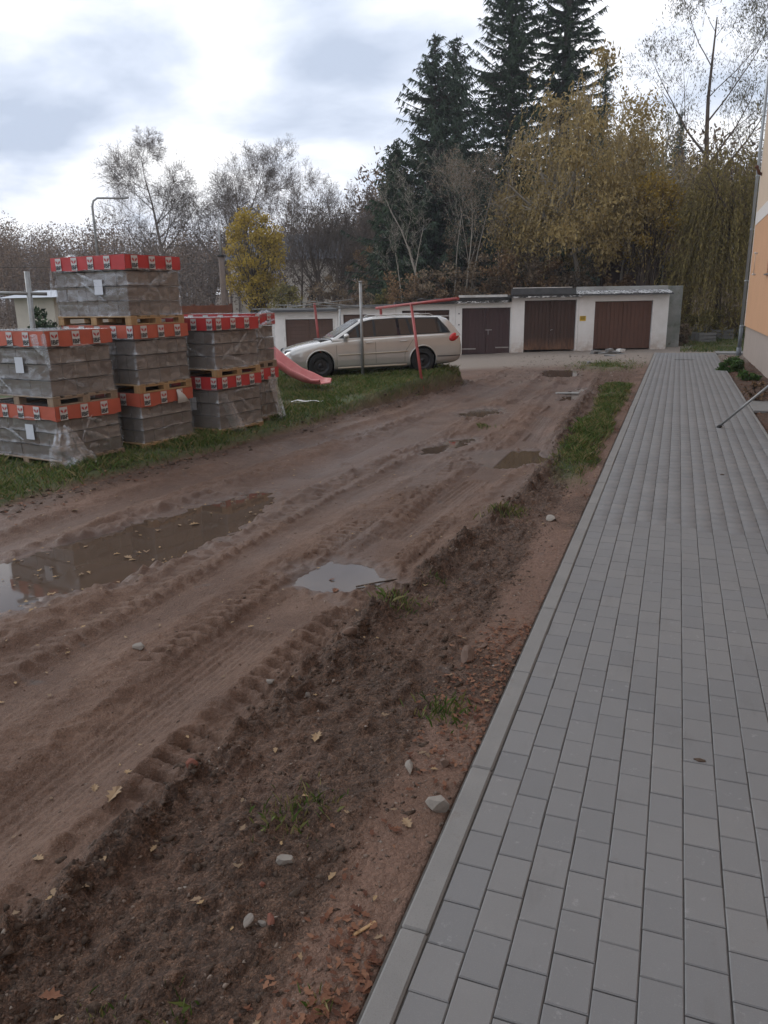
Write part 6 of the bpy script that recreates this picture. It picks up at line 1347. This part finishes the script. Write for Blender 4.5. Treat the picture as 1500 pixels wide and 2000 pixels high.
stone(945, 1262, .03, .10, .03, 'stone_brown', 'narrow brown stone splinter beside the crusted one', 8, -.3)
stone(375, 1500, .055, .05, .05, 'brick_red', 'reddish brick lump in the clod ridge', 9)
stone(530, 1330, .055, .03, .03, 'stone_pale', 'white plaster fragment on the clod ridge', 10)
stone(600, 1355, .035, .04, .03, 'stone_grey', 'small grey stone below the white plaster fragment', 11)
stone(270, 1265, .09, .06, .03, 'stone_pale', 'flat pale stone trodden into the mud track', 12, .2, True)
stone(530, 1806, .03, .045, .02, 'brick_red', 'small brick chip near the half buried stone', 13)
stone(512, 1727, .022, .02, .018, 'brick_red', 'tiny orange brick chip below the three-cornered stone', 14)
stone(870, 1490, .05, .045, .04, 'stone_brown', 'brown stone among russet leaves by the kerb', 15)
stone(685, 1255, .05, .13, .05, 'stone_brown', 'long clay covered stone lying along the ridge', 16, -.5)
stone(1205, 925, .10, .08, .05, 'stone_grey', 'grey stone beside the grass strip and kerb', 17)
# thin stick by the small puddle, chip of wood by the kerb
g = gp(735, 1135, -.09); mb = MB(); mb.tube([(-.13, -.12, .012), (0, .0, .018), (.13, .14, .012)], .007, 6); tag(mb.build('stick', MATS['bark_brown'], None, (g[0], g[1], lz(g[0], g[1]))), 'thin brown stick at the edge of the small puddle', 'stick')
g = gp(712, 1800+15, -.045); mb = MB(); mb.cbox(-.05, .05, -.007, .007, 0, .006, .002); tag(mb.build('wood_chip', MATS['pallet_wood'], None, (g[0], g[1], lz(g[0], g[1])+.003), (0, 0, 1.0)), 'pale wood splinter on the sandy strip by the kerb', 'chip')
# droppings of mud and leaf on the pavers
for px, py, lb in ((1366, 1484, 'dark crumb of mud on the pavers'), (1410, 927, 'small dark leaf lying on the far pavers')):
    g = gp(px, py, .004); m = MB(); rr = random.Random(px)
    pts = [(math.cos(a)*.030*rr.uniform(.5, 1.2), math.sin(a)*.012*rr.uniform(.5, 1.2), .006) for a in np.linspace(0, 6.28, 11)[:-1]]; m.add([(0, 0, .013)]+pts+[(p[0]*1.1, p[1]*1.1, 0) for p in pts], [(0, k+1, (k+1) % 10+1) for k in range(10)]+[(k+1, 11+k, 11+(k+1) % 10, (k+1) % 10+1) for k in range(10)])
    tag(m.build('mud_crumb', MATS['soil_clod'], None, (g[0], g[1], .001)), lb, 'mud crumb')
# ================================================================== AIR
t = NT('haze_air'); t.n.remove(t.p); v = t.node('ShaderNodeVolumePrincipled'); v.inputs['Color'].default_value = (.88, .92, 1, 1); v.inputs['Density'].default_value = .0007; v.inputs['Anisotropy'].default_value = .2
t.l.new(v.outputs[0], t.out.inputs['Volume'])
mb = MB(); mb.box(-420, 420, -170, 420, -14, 48); tag(mb.build('haze', t.m), kind='stuff')
